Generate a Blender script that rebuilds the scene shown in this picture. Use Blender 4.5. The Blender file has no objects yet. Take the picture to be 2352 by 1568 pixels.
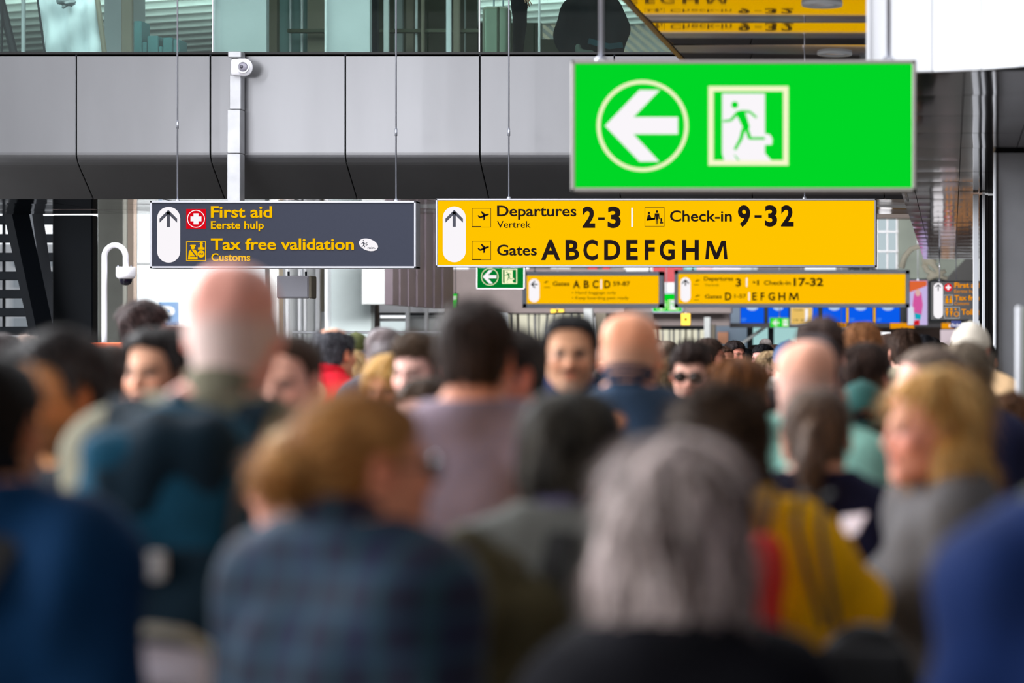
import bpy, bmesh, math, random
import numpy as np
import openvdb as vdb
from mathutils import Matrix, Vector
random.seed(7)
RS = np.random.RandomState(11)

# ------------------------------------------------------------------ camera
F, CX, CY, EYE = 5553.0, 2185.0, 784.0, 1.76
sc = bpy.context.scene
COL = sc.collection
cam = bpy.data.objects.new('camera', bpy.data.cameras.new('camera'))
COL.objects.link(cam)
cam.location = (0, 0, EYE)
cam.rotation_euler = (math.radians(90), 0, 0)
cd = cam.data
cd.sensor_width = 36.0
cd.lens = 36.0 * F / 2352.0
cd.shift_x = -(CX - 1176.0) / 2352.0
cd.clip_start, cd.clip_end = 0.1, 400
cd.dof.use_dof = True
cd.dof.focus_distance = 24.2
cd.dof.aperture_fstop = cd.lens / 47.0
sc.camera = cam

# ------------------------------------------------------------------ light
w = bpy.data.worlds.new('world'); sc.world = w
w.use_nodes = True
wn = w.node_tree.nodes; wl = w.node_tree.links
bg = wn['Background']
bg.inputs[0].default_value = (0.93, 0.96, 1.0, 1)
bg.inputs[1].default_value = 1.3


def area(name, loc, target, sx, sy, power, col):
    l = bpy.data.lights.new(name, 'AREA')
    l.shape = 'RECTANGLE'; l.size = sx; l.size_y = sy; l.energy = power; l.color = col
    o = bpy.data.objects.new(name, l); COL.objects.link(o)
    o.location = loc
    d = Vector(target) - Vector(loc)
    o.rotation_euler = d.to_track_quat('-Z', 'Y').to_euler()
    return o


area('window_daylight', (-13, 12.5, 7.8), (-.5, 5.5, 1.4), 12, 5, 5600, (0.93, 0.96, 1.0))
area('window_daylight', (-11.5, 1.5, 4.0), (-.8, 6.5, 1.4), 9, 3, 1600, (0.96, 0.97, 1.0))
area('overhead_fill', (-6, 19, 8.6), (-6, 17.5, 0), 14, 7, 1050, (0.97, 0.98, 1.0))  # unseen overhead fill, added to light the bridge and hall from above
area('rear_hall_fill', (-4, 31, 4.0), (-6, 46, 1.9), 8, 1.2, 2000, (1.0, 0.98, 0.96))  # unseen fill added under the walkway to brighten the middle walls
area('upper_level_fill', (-8, 35.5, 6.75), (-8, 44, 5.8), 16, .8, 900, (1.0, 1.0, 0.98))  # unseen fill added for the far end of the upper floor
area('rear_hall_fill', (-7, 56, 5.4), (-7, 74, 1), 14, 3, 3600, (1.0, 0.98, 0.96))  # unseen fill added to brighten the far wall
area('side_fill', (-13, 25.5, 2.6), (-9.6, 31, 2.2), 4, 3, 200, (0.95, 0.98, 1.0))  # added fill, brightens the columns under the bridge from out of frame
area('bulkhead_fill', (.6, 7.5, 7.0), (.5, 12.8, 4.6), 2.5, 1, 170, (1, 1, 1))  # added fill to whiten the bulkhead panels
area('upper_level_fill', (-8, 26.2, 7.4), (-8, 34, 4.8), 14, 2, 850, (1.0, 1.0, 0.98))  # added fill for the upper floor just behind the glass
sc.view_settings.view_transform = 'Standard'
sc.view_settings.look = 'None'
sc.view_settings.gamma = 1
sc.view_settings.use_curve_mapping = False
sc.view_settings.exposure = 0.0


def W(px, py, D):
    return Vector(((px - CX) * D / F, D, EYE + (CY - py) * D / F))


def lin(c):
    return tuple((v / 255 / 12.92 if v / 255 <= 0.04045 else ((v / 255 + 0.055) / 1.055) ** 2.4) for v in c)


# ------------------------------------------------------------------ materials
MATS = {}


def mat(name, col, rough=0.6, metal=0.0, noise=0.0, nscale=6.0, bump=0.0, bscale=60.0, emit=0.0, attr=False,
        spec=0.5, alpha=None, trans=0.0, stretch=None, sheen=0.0):
    if name in MATS:
        return MATS[name]
    m = bpy.data.materials.new(name); m.use_nodes = True
    nt = m.node_tree; b = nt.nodes['Principled BSDF']; L = nt.links
    c = lin(col) + (1,)
    b.inputs['Base Color'].default_value = c
    b.inputs['Roughness'].default_value = rough
    b.inputs['Metallic'].default_value = metal
    b.inputs['Specular IOR Level'].default_value = spec
    if sheen:
        b.inputs['Sheen Weight'].default_value = sheen
    if trans:
        b.inputs['Transmission Weight'].default_value = trans
        b.inputs['IOR'].default_value = 1.45
    src = None
    if attr:
        a = nt.nodes.new('ShaderNodeAttribute'); a.attribute_name = 'col'
        src = a.outputs['Color']
    tc = nt.nodes.new('ShaderNodeTexCoord')
    vec = tc.outputs['Object']
    if stretch:
        mp = nt.nodes.new('ShaderNodeMapping'); mp.inputs['Scale'].default_value = stretch
        L.new(vec, mp.inputs['Vector']); vec = mp.outputs['Vector']
    if noise:
        n = nt.nodes.new('ShaderNodeTexNoise'); n.inputs['Scale'].default_value = nscale
        n.inputs['Detail'].default_value = 5
        L.new(vec, n.inputs['Vector'])
        mr = nt.nodes.new('ShaderNodeMapRange')
        mr.inputs['From Min'].default_value = 0.3; mr.inputs['From Max'].default_value = 0.7
        mr.inputs['To Min'].default_value = 1 - noise; mr.inputs['To Max'].default_value = 1 + noise
        L.new(n.outputs['Fac'], mr.inputs['Value'])
        mx = nt.nodes.new('ShaderNodeVectorMath'); mx.operation = 'SCALE'
        if src: L.new(src, mx.inputs[0])
        else: mx.inputs[0].default_value = c[:3]
        L.new(mr.outputs[0], mx.inputs['Scale'])
        src = mx.outputs[0]
    if src:
        L.new(src, b.inputs['Base Color'])
    if bump:
        n2 = nt.nodes.new('ShaderNodeTexNoise'); n2.inputs['Scale'].default_value = bscale
        n2.inputs['Detail'].default_value = 3
        L.new(vec, n2.inputs['Vector'])
        bp = nt.nodes.new('ShaderNodeBump'); bp.inputs['Strength'].default_value = bump
        bp.inputs['Distance'].default_value = 0.01
        L.new(n2.outputs['Fac'], bp.inputs['Height']); L.new(bp.outputs[0], b.inputs['Normal'])
    if emit:
        b.inputs['Emission Color'].default_value = c
        b.inputs['Emission Strength'].default_value = emit
        b.inputs['Base Color'].default_value = (0, 0, 0, 1)
        b.inputs['Specular IOR Level'].default_value = 0.0
    MATS[name] = m
    return m


M_ALU = mat('brushed_aluminium_panel', (122, 122, 125), 0.36, 0.85, 0.07, 1.4, 0.06, 3.0, stretch=(1, 1, 0.25))
M_FRAME = mat('sign_frame_aluminium', (165, 165, 172), 0.4, 0.6, 0.04, 3)
M_FRAME2 = mat('sign_frame_grey', (112, 119, 134), 0.5, 0.2, 0.04, 3)
M_ROD = mat('steel_rod', (170, 172, 182), 0.35, 0.7, 0.03, 8)
M_DARK = mat('dark_steel', (26, 30, 36), 0.6, 0.0, 0.15, 3, spec=.15)
M_BLACK = mat('black_rubber', (12, 12, 14), 0.6, 0, 0.1, 9)
M_MIRROR = mat('mirror_ceiling_metal', (88, 78, 76), 0.07, 1.0, 0.05, 2, 0.02, 2.5)
M_MIRROR2 = mat('bronze_mirror_soffit', (172, 158, 148), 0.05, 1.0, 0.04, 2, 0.015, 2.0)
M_WHITE = mat('white_coated_metal', (232, 234, 240), 0.35, 0.0, 0.03, 1.5, stretch=(3, 1, 0.3))
M_WPLASTIC = mat('white_plastic', (228, 226, 232), 0.35, 0, 0.03, 8)
M_GREY = mat('grey_paint', (122, 122, 126), 0.55, 0, 0.05, 5, 0.05, 90)
M_LGREY = mat('light_grey_paint', (176, 180, 182), 0.55, 0, 0.05, 4)
M_PALE = mat('pale_blue_grey_wall', (190, 203, 205), 0.6, 0, 0.04, 3)
M_BROWNGREY = mat('taupe_bulkhead', (128, 116, 116), 0.6, 0, 0.06, 2)
M_LOUVRE = mat('mauve_brown_panel', (98, 88, 96), 0.5, 0.1, 0.1, 3)
M_FLOOR = mat('terrazzo_floor', (74, 70, 66), 0.3, 0, 0.2, 60)
M_YEL = mat('backlit_yellow', (255, 196, 0), emit=1.0)
M_YEL2 = mat('backlit_amber', (255, 190, 0), emit=1.0)
M_GRN = mat('backlit_green', (0, 214, 38), emit=1.0)
M_GRN2 = mat('exit_green_dim', (0, 138, 52), emit=0.75)
M_WHT = mat('backlit_white', (250, 246, 250), emit=1.0)
M_CREAM = mat('backlit_cream', (248, 250, 205), emit=1.0)
M_SLATE = mat('slate_sign_face', (50, 53, 66), 0.7, 0, 0.03, 30, spec=.15)
M_INK = mat('sign_black_print', (22, 12, 12), 0.9, spec=.1)
M_YINK = mat('sign_yellow_print', (255, 196, 0), emit=0.95)
M_NINK = mat('navy_print', (38, 38, 52), 0.6)
M_RED = mat('first_aid_red', (235, 10, 30), emit=0.85)
M_BLUE = mat('screen_blue', (10, 92, 235), emit=1.0)
M_GLASSW = mat('exterior_white', (245, 248, 255), emit=1.0)


def glass_mat(name, col, rough=0.02):
    m = bpy.data.materials.new(name); m.use_nodes = True
    nt = m.node_tree; nt.nodes.clear()
    o = nt.nodes.new('ShaderNodeOutputMaterial')
    t = nt.nodes.new('ShaderNodeBsdfTransparent'); t.inputs[0].default_value = lin(col) + (1,)
    g = nt.nodes.new('ShaderNodeBsdfGlossy'); g.inputs['Roughness'].default_value = rough
    n = nt.nodes.new('ShaderNodeTexNoise'); n.inputs['Scale'].default_value = 3
    fr = nt.nodes.new('ShaderNodeFresnel'); fr.inputs[0].default_value = 1.45
    mx = nt.nodes.new('ShaderNodeMixShader')
    nt.links.new(fr.outputs[0], mx.inputs[0]); nt.links.new(t.outputs[0], mx.inputs[1])
    nt.links.new(g.outputs[0], mx.inputs[2]); nt.links.new(mx.outputs[0], o.inputs[0])
    MATS[name] = m
    return m


M_GLASS = glass_mat('green_tinted_glass', (212, 229, 225))
M_GLASSCLR = glass_mat('clear_glass', (250, 252, 252))


# ------------------------------------------------------------------ object helpers
def link(name, me, m=None, parent=None, loc=None):
    o = bpy.data.objects.new(name, me)
    COL.objects.link(o)
    if m is not None and me is not None and not len(me.materials):
        me.materials.append(m)
    if parent is not None: o.parent = parent
    if loc is not None: o.location = loc
    return o


def empty(name, loc, rz=0.0):
    o = bpy.data.objects.new(name, None); COL.objects.link(o)
    o.location = loc; o.rotation_euler = (0, 0, rz); o.empty_display_size = 0.1
    return o


def tag(o, label=None, cat=None, group=None, kind=None):
    if label: o['label'] = label
    if cat: o['category'] = cat
    if group: o['group'] = group
    if kind: o['kind'] = kind
    return o


class MB:
    def __init__(s): s.v = []; s.f = []

    def add(s, v, f):
        n = len(s.v); s.v += [tuple(p) for p in v]; s.f += [tuple(i + n for i in q) for q in f]
        return s

    def box(s, a, b):
        x0, y0, z0 = [min(p, q) for p, q in zip(a, b)]; x1, y1, z1 = [max(p, q) for p, q in zip(a, b)]
        return s.add([(x0, y0, z0), (x1, y0, z0), (x1, y1, z0), (x0, y1, z0), (x0, y0, z1), (x1, y0, z1), (x1, y1, z1), (x0, y1, z1)],
                     [(0, 3, 2, 1), (4, 5, 6, 7), (0, 1, 5, 4), (1, 2, 6, 5), (2, 3, 7, 6), (3, 0, 4, 7)])

    def prism(s, poly, y0, y1):          # poly of (x,z), counter-clockwise seen from -y
        a = sum(poly[i][0] * poly[(i + 1) % len(poly)][1] - poly[(i + 1) % len(poly)][0] * poly[i][1] for i in range(len(poly)))
        if a < 0: poly = poly[::-1]
        n = len(poly)
        v = [(x, y0, z) for x, z in poly] + [(x, y1, z) for x, z in poly]
        f = [tuple(range(n)), tuple(range(2 * n - 1, n - 1, -1))] + [((i + 1) % n, i, i + n, (i + 1) % n + n) for i in range(n)]
        return s.add(v, f)

    def ring(s, cx, cz, r0, r1, y0, y1, n=48, ex=1.0):
        v = []
        for i in range(n):
            a = 2 * math.pi * i / n
            for r in (r0, r1):
                for y in (y0, y1):
                    v.append((cx + r * math.cos(a) * ex, y, cz + r * math.sin(a)))
        f = []
        for i in range(n):
            j = (i + 1) % n; a, b = i * 4, j * 4
            f += [(a, b, b + 2, a + 2), (a + 1, a + 3, b + 3, b + 1), (a + 2, b + 2, b + 3, a + 3), (a, a + 1, b + 1, b)]
        return s.add(v, f)

    def tube(s, pts, r, n=10, r2=None):
        pts = [Vector(p) for p in pts]; m = len(pts); v = []; f = []
        up = None
        for i, p in enumerate(pts):
            d = (pts[min(i + 1, m - 1)] - pts[max(i - 1, 0)]).normalized()
            ref = Vector((0, 0, 1)) if abs(d.z) < 0.9 else Vector((0, 1, 0))
            if up is None: up = (ref - d * ref.dot(d)).normalized()
            else: up = (up - d * up.dot(d)).normalized()
            sd = d.cross(up)
            rr = r if r2 is None else r + (r2 - r) * i / (m - 1)
            for k in range(n):
                a = 2 * math.pi * k / n
                v.append(p + (up * math.cos(a) + sd * math.sin(a)) * rr)
        for i in range(m - 1):
            for k in range(n):
                a = i * n + k; b = i * n + (k + 1) % n
                f.append((a, b, b + n, a + n))
        f.append(tuple(range(n))[::-1]); f.append(tuple(range((m - 1) * n, m * n)))
        return s.add(v, f)

    def lathe(s, prof, n=24, c=(0, 0, 0)):        # prof (r,z)
        v = []; f = []
        for r, z in prof:
            for k in range(n):
                a = 2 * math.pi * k / n
                v.append((c[0] + r * math.cos(a), c[1] + r * math.sin(a), c[2] + z))
        for i in range(len(prof) - 1):
            for k in range(n):
                a = i * n + k; b = i * n + (k + 1) % n
                f.append((a, b, b + n, a + n))
        return s.add(v, f)

    def rbox(s, a, b, r=0.01):
        """box with its vertical and horizontal edges cut to a chamfer"""
        x0, y0, z0 = [min(p, q) for p, q in zip(a, b)]; x1, y1, z1 = [max(p, q) for p, q in zip(a, b)]
        r = min(r, (x1 - x0) / 3, (y1 - y0) / 3, (z1 - z0) / 3)
        v = []; f = []
        levels = [(z0, r), (z0 + r, 0), (z1 - r, 0), (z1, r)]
        for z, i in levels:
            X0, X1, Y0, Y1 = x0 + i, x1 - i, y0 + i, y1 - i
            v += [(X0 + r, Y0, z), (X1 - r, Y0, z), (X1, Y0 + r, z), (X1, Y1 - r, z), (X1 - r, Y1, z), (X0 + r, Y1, z), (X0, Y1 - r, z), (X0, Y0 + r, z)]
        for l in range(3):
            for k in range(8):
                p = l * 8 + k; q = l * 8 + (k + 1) % 8
                f.append((p, q, q + 8, p + 8))
        f.append(tuple(range(8))[::-1]); f.append(tuple(range(24, 32)))
        return s.add(v, f)

    def build(s, name, m, parent=None, loc=None, smooth=False):
        me = bpy.data.meshes.new(name); me.from_pydata(s.v, [], s.f)
        if smooth: me.polygons.foreach_set('use_smooth', [True] * len(me.polygons))
        return link(name, me, m, parent, loc)


def mesh_np(name, V, quads, tris=None, col=None, smooth=True):
    me = bpy.data.meshes.new(name)
    nq = len(quads); nt = 0 if tris is None else len(tris)
    me.vertices.add(len(V)); me.vertices.foreach_set('co', np.ascontiguousarray(V, dtype=np.float32).ravel())
    idx = np.asarray(quads, dtype=np.int32).ravel()
    ls = np.arange(nq, dtype=np.int32) * 4
    if nt:
        idx = np.concatenate([idx, np.asarray(tris, dtype=np.int32).ravel()])
        ls = np.concatenate([ls, nq * 4 + np.arange(nt, dtype=np.int32) * 3])
    me.loops.add(len(idx)); me.loops.foreach_set('vertex_index', idx)
    me.polygons.add(nq + nt); me.polygons.foreach_set('loop_start', ls)
    me.update(calc_edges=True)
    if smooth: me.polygons.foreach_set('use_smooth', np.ones(nq + nt, dtype=bool))
    if col is not None:
        a = me.color_attributes.new('col', 'FLOAT_COLOR', 'POINT')
        c4 = np.ones((len(V), 4), dtype=np.float32); c4[:, :3] = col
        a.data.foreach_set('color', c4.ravel())
    return me


# ------------------------------------------------------------------ implicit surfaces
def smin(a, b, k):
    if k <= 0: return np.minimum(a, b)
    h = np.maximum(k - np.abs(a - b), 0) / k
    return np.minimum(a, b) - h * h * k * 0.25


def E(c, r, R=None, k=0.02, op='u'): return ('E', np.array(c, float), np.array(r, float), R, k, op)
def C(a, b, ra, rb=None, k=0.02, op='u'): return ('C', np.array(a, float), np.array(b, float), ra, ra if rb is None else rb, k, op)
def B(c, h, r=0.01, R=None, k=0.01, op='u'): return ('B', np.array(c, float), np.array(h, float), r, R, k, op)


def prim_dist(p, x, y, z, grow=0.0):
    t = p[0]
    if t == 'C':
        _, a, b, ra, rb, k, op = p
        ba = b - a; L2 = max(float(ba @ ba), 1e-9)
        px, py, pz = x - a[0], y - a[1], z - a[2]
        h = np.clip((px * ba[0] + py * ba[1] + pz * ba[2]) / L2, 0, 1)
        return np.sqrt((px - h * ba[0]) ** 2 + (py - h * ba[1]) ** 2 + (pz - h * ba[2]) ** 2) - (ra + (rb - ra) * h) - grow
    c = p[1]; R = p[4] if t == 'B' else p[3]
    px, py, pz = x - c[0], y - c[1], z - c[2]
    if R is not None:
        px, py, pz = (R[0, 0] * px + R[1, 0] * py + R[2, 0] * pz, R[0, 1] * px + R[1, 1] * py + R[2, 1] * pz, R[0, 2] * px + R[1, 2] * py + R[2, 2] * pz)
    if t == 'E':
        r = p[2] + grow
        k0 = np.sqrt((px / r[0]) ** 2 + (py / r[1]) ** 2 + (pz / r[2]) ** 2)
        k1 = np.sqrt((px / r[0] ** 2) ** 2 + (py / r[1] ** 2) ** 2 + (pz / r[2] ** 2) ** 2) + 1e-6
        return k0 * (k0 - 1) / k1
    h, r = p[2], p[3]
    qx, qy, qz = np.abs(px) - h[0] + r, np.abs(py) - h[1] + r, np.abs(pz) - h[2] + r
    return np.sqrt(np.maximum(qx, 0) ** 2 + np.maximum(qy, 0) ** 2 + np.maximum(qz, 0) ** 2) + np.minimum(np.maximum(qx, np.maximum(qy, qz)), 0) - r - grow


def prim_bounds(p):
    if p[0] == 'C':
        r = max(p[3], p[4]); return np.minimum(p[1], p[2]) - r, np.maximum(p[1], p[2]) + r
    R = p[4] if p[0] == 'B' else p[3]
    h = p[2]
    if R is not None: h = np.abs(R) @ h if p[0] == 'B' else np.full(3, h.max())
    return p[1] - h, p[1] + h


def field(prims, ax, grow=0.0, F0=None):
    xs, ys, zs = ax
    Fv = np.full((len(xs), len(ys), len(zs)), 0.2, dtype=np.float32) if F0 is None else F0
    for p in prims:
        k, op = p[-2], p[-1]
        lo, hi = prim_bounds(p); m = k + grow + 0.05
        s = []
        for a, l, h in zip(ax, lo - m, hi + m):
            s.append(slice(int(np.searchsorted(a, l)), int(np.searchsorted(a, h))))
        s = tuple(s)
        x = xs[s[0]][:, None, None]; y = ys[s[1]][None, :, None]; z = zs[s[2]][None, None, :]
        if 0 in (x.size, y.size, z.size): continue
        d = prim_dist(p, x, y, z, grow if op == 'u' else -grow).astype(np.float32)
        if op == 'u': Fv[s] = smin(Fv[s], d, k)
        else: Fv[s] = -smin(-Fv[s], d, k)
    return Fv


def axes(lo, hi, h):
    return [np.arange(l, u + h, h) for l, u in zip(lo, hi)]


def polygonise(Fv, ax):
    Fv = Fv.copy()
    for sl in (np.s_[0], np.s_[-1], np.s_[:, 0], np.s_[:, -1], np.s_[:, :, 0], np.s_[:, :, -1]):
        Fv[sl] = np.maximum(Fv[sl], 0.02)
    g = vdb.FloatGrid(0.2)
    g.copyFromArray(np.ascontiguousarray(Fv, dtype=np.float32))
    P, Q = g.convertToQuads(0.0)
    P = np.asarray(P, dtype=np.float64)
    V = np.stack([np.interp(P[:, i], np.arange(len(ax[i])), ax[i]) for i in range(3)], 1)
    return V, np.asarray(Q)[:, ::-1] if FLIP else np.asarray(Q)


FLIP = True


def wobble(x, y, z, amp, freq, seed, n=7, stretch=(1, 1, 1)):
    r = np.random.RandomState(seed); out = 0
    for _ in range(n):
        d = r.normal(size=3) * np.array(stretch); d = d / np.linalg.norm(d) * freq * r.uniform(0.5, 1.6)
        out = out + np.sin(x * d[0] + y * d[1] + z * d[2] + r.uniform(0, 6.28))
    return out * amp / math.sqrt(n)


def blob(name, prims, h, m, parent=None, wob=None, loc=None, fn=None, grow=0.0):
    lo = np.min([prim_bounds(p)[0] for p in prims if p[-1] == 'u'], 0) - 0.03 - grow
    hi = np.max([prim_bounds(p)[1] for p in prims if p[-1] == 'u'], 0) + 0.03 + grow
    ax = axes(lo, hi, h)
    Fv = field(prims, ax, grow)
    x, y, z = ax[0][:, None, None], ax[1][None, :, None], ax[2][None, None, :]
    if wob: Fv = Fv + wobble(x, y, z, *wob)
    if fn: Fv = fn(Fv, x, y, z)
    V, Q = polygonise(Fv, ax)
    return link(name, mesh_np(name, V, Q), m, parent, loc)


def Rz(a): c, s = math.cos(a), math.sin(a); return np.array([[c, -s, 0], [s, c, 0], [0, 0, 1]])
def Rx(a): c, s = math.cos(a), math.sin(a); return np.array([[1, 0, 0], [0, c, -s], [0, s, c]])
def Ry(a): c, s = math.cos(a), math.sin(a); return np.array([[c, 0, s], [0, 1, 0], [-s, 0, c]])


# ------------------------------------------------------------------ people
M_SKIN = mat('skin', (200, 150, 120), 0.6, 0, 0.06, 30, attr=True, bump=0.05, bscale=250, spec=.25)
M_HAIR = mat('hair', (60, 40, 30), 0.6, 0, 0.30, 45, attr=True, spec=0.1)


def head_prims(fem=False, jaw=1.0):
    p = [E((0, .017, .028), (.075, .094, .086), k=0.0),
         E((0, -.028, -.032), (.060, .066, .080), k=.035),
         E((-.017, .018, .048), (.059, .089, .065), k=.008), E((.017, .018, .048), (.059, .089, .065), k=.008),
         E((0, .045, -.03), (.058, .055, .06), k=.03)]
    for s in (-1, 1):
        p += [C((s * .050 * jaw, .002, -.062), (s * .014, -.068, -.102), .017, .015, k=.03),
              E((s * .040, -.062, -.032), (.022, .022, .022), k=.02)]
    p += [C((-.010, -.073, -.103), (.010, -.073, -.103), .016, k=.02),
          C((-.036, -.079, .014), (0, -.086, .010), .010, k=.012), C((.036, -.079, .014), (0, -.086, .010), .010, k=.012)]
    for s in (-1, 1):
        p += [E((s * .031, -.096, -.006), (.018, .016, .012), k=.012, op='s'),
              E((s * .031, -.0745, -.006), (.0125, .0125, .0115), k=.003)]
    p += [C((0, -.086, .002), (0, -.106, -.034), .0075, .0105, k=.012),
          E((-.012, -.096, -.038), (.008, .009, .007), k=.006), E((.012, -.096, -.038), (.008, .009, .007), k=.006),
          E((0, -.082, -.064), (.024, .014, .018), k=.012),
          C((-.016, -.089, -.061), (.016, -.089, -.061), .0055, k=.005), C((-.013, -.089, -.072), (.013, -.089, -.072), .006, k=.005),
          C((-.020, -.099, -.0665), (.020, -.099, -.0665), .0042, k=.002, op='s')]
    for s in (-1, 1):
        R = Rz(s * .35) @ Rx(-.15)
        p += [E((s * .080, .010, -.010), (.0095, .020, .033), R=R, k=.006), E((s * .087, .006, -.008), (.006, .010, .017), R=R, k=.004, op='s')]
    p += [C((0, .030, -.05), (0, .050, -.20), .056 if not fem else .047, .060 if not fem else .050, k=.03)]
    return p


def xf(prims, T, R, s):
    out = []
    for p in prims:
        if p[0] == 'C':
            out.append(('C', T(p[1]), T(p[2]), p[3] * s, p[4] * s, p[5] * s, p[6]))
        else:
            R0 = p[3] if p[3] is not None else np.eye(3)
            out.append(('E', T(p[1]), p[2] * s, R @ R0, p[4] * s, p[5]))
    return out


def body_prims(H, fem, build, arms):
    b = build
    sh = .822 * H; sw = (.143 if not fem else .124) * b
    torso = [E((0, .01, .738 * H), (.160 * b, .112 * b, .19), k=0),
             E((0, .0, .60 * H), (.142 * b, .112 * b, .17), k=.06),
             E((0, .015, .52 * H), (.168 * b, .125 * b, .12), k=.06)]
    for s in (-1, 1):
        torso += [C((s * .03, .045, .876 * H), (s * (sw - .01), .02, sh + .012), .045, .045, k=.05),
                  E((s * sw, .01, sh - .012), (.058, .058, .064), k=.04)]
        if fem: torso.append(E((s * .07, -.085, .72 * H), (.06, .055, .06), k=.04))
    arm = []; hand = []
    for s in (-1, 1):
        a = arms.get(s) if arms else None
        S = np.array((s * (sw + .014), .01, sh - .02))
        if a: el, wr = np.array(a[0], float), np.array(a[1], float)
        else: el, wr = np.array((s * (sw + .056), .03, .625 * H)), np.array((s * (sw + .055), -.045, .485 * H))
        arm += [C(S, el, .046 * b, .038, k=.03), C(el, wr, .041, .028, k=.02)]
        d = (wr - el) / np.linalg.norm(wr - el)
        side = np.cross(d, (1, 0, 0)); side /= np.linalg.norm(side)      # across the palm
        nrm = np.cross(d, side)
        pc = wr + d * .055
        Rm = np.stack([nrm, side, d], 1)
        hand += [E(pc, (.016, .040, .052), R=Rm, k=.015)]
        for i, (o, L) in enumerate(((-.031, .062), (-.0105, .072), (.0105, .068), (.031, .052))):
            base = pc + d * .040 + side * o
            k1 = base + d * L * .5 + side * o * .12
            k2 = k1 + (d * .85 - nrm * s * .45) * L * .5 + side * o * .1
            hand += [C(base, k1, .0085, .008, k=.003), C(k1, k2, .008, .0068, k=.002)]
        tb = wr + d * .025 - side * .028; t1 = tb + (d * .6 - side * .75) * .038; t2 = t1 + (d * .95 - side * .25) * .032
        hand += [C(tb, t1, .012, .0095, k=.01), C(t1, t2, .0095, .0075, k=.002)]
    legs = []; feet = []
    for s in (-1, 1):
        hp = np.array((s * .088 * b, .015, .50 * H)); kn = np.array((s * .095, .0, .275 * H)); an = np.array((s * .10, .03, .045 * H))
        legs += [C(hp, kn, .086 * b, .056, k=.03), C(kn, an, .057, .038, k=.02)]
        feet += [C(an, an + (0, .0, -.035), .038, .035, k=.02), C(an + (0, .02, -.042), an + (s * .02, -.17, -.050), .034, .027, k=.02)]
    return torso, arm, hand, legs, feet


def cloth_mat(key, col, kind='plain'):
    nm = 'cloth_' + key
    if nm in MATS: return MATS[nm]
    if kind == 'plaid':
        m = bpy.data.materials.new(nm); m.use_nodes = True; nt = m.node_tree; L = nt.links
        b = nt.nodes['Principled BSDF']; b.inputs['Roughness'].default_value = .9
        tc = nt.nodes.new('ShaderNodeTexCoord'); src = None
        base = (10, 22, 54)
        cur = nt.nodes.new('ShaderNodeRGB'); cur.outputs[0].default_value = lin(base) + (1,); cur = cur.outputs[0]
        for ax, sc_, colr, wd in (('X', 5.2, (8, 14, 40), .5), ('Z', 5.2, (10, 18, 42), .5), ('X', 10.4, (16, 58, 68), .18), ('Z', 10.4, (24, 56, 78), .16)):
            wv = nt.nodes.new('ShaderNodeTexWave'); wv.bands_direction = ax; wv.inputs['Scale'].default_value = sc_ / 2.0
            wv.inputs['Distortion'].default_value = 0.8; wv.inputs['Phase Offset'].default_value = .7
            L.new(tc.outputs['Object'], wv.inputs['Vector'])
            mr = nt.nodes.new('ShaderNodeMapRange'); mr.inputs['From Min'].default_value = 1 - wd - .1; mr.inputs['From Max'].default_value = 1 - wd + .1
            mr.inputs['To Max'].default_value = .7
            L.new(wv.outputs['Fac'], mr.inputs['Value'])
            mx = nt.nodes.new('ShaderNodeMix'); mx.data_type = 'RGBA'
            L.new(mr.outputs[0], mx.inputs[0]); L.new(cur, mx.inputs[6]); mx.inputs[7].default_value = lin(colr) + (1,)
            cur = mx.outputs[2]
        L.new(cur, b.inputs['Base Color']); MATS[nm] = m
        return m
    if kind == 'leather':
        return mat(nm, tuple(int(v * .6) for v in col), .5, 0, .15, 14, .15, 60, spec=.3)
    if kind == 'stripe':
        return mat(nm, col, .85, 0, .55, 30, .1, 90, stretch=(.15, .15, 1.4))
    return mat(nm, col, .9, 0, .16, 9, .25, 240, spec=.15)


HL = {   # hairline height by y (front .. back)
    'normal': ([-.13, -.085, -.05, -.032, -.018, .018, .034, .07, .11], [.060, .060, .048, .02, -.022, -.022, -.045, -.082, -.090]),
    'high': ([-.13, -.07, -.045, -.03, -.018, .018, .034, .07, .11], [.088, .086, .065, .03, -.018, -.02, -.045, -.080, -.088]),
    'highnape': ([-.13, -.085, -.05, -.02, .0, .03, .07, .11], [.085, .080, .065, .01, -.02, -.075, -.10, -.11]),
    'nape': ([-.13, -.085, -.05, -.02, .0, .03, .07, .11], [.055, .055, .045, .00, -.02, -.075, -.10, -.11]),
}


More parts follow.
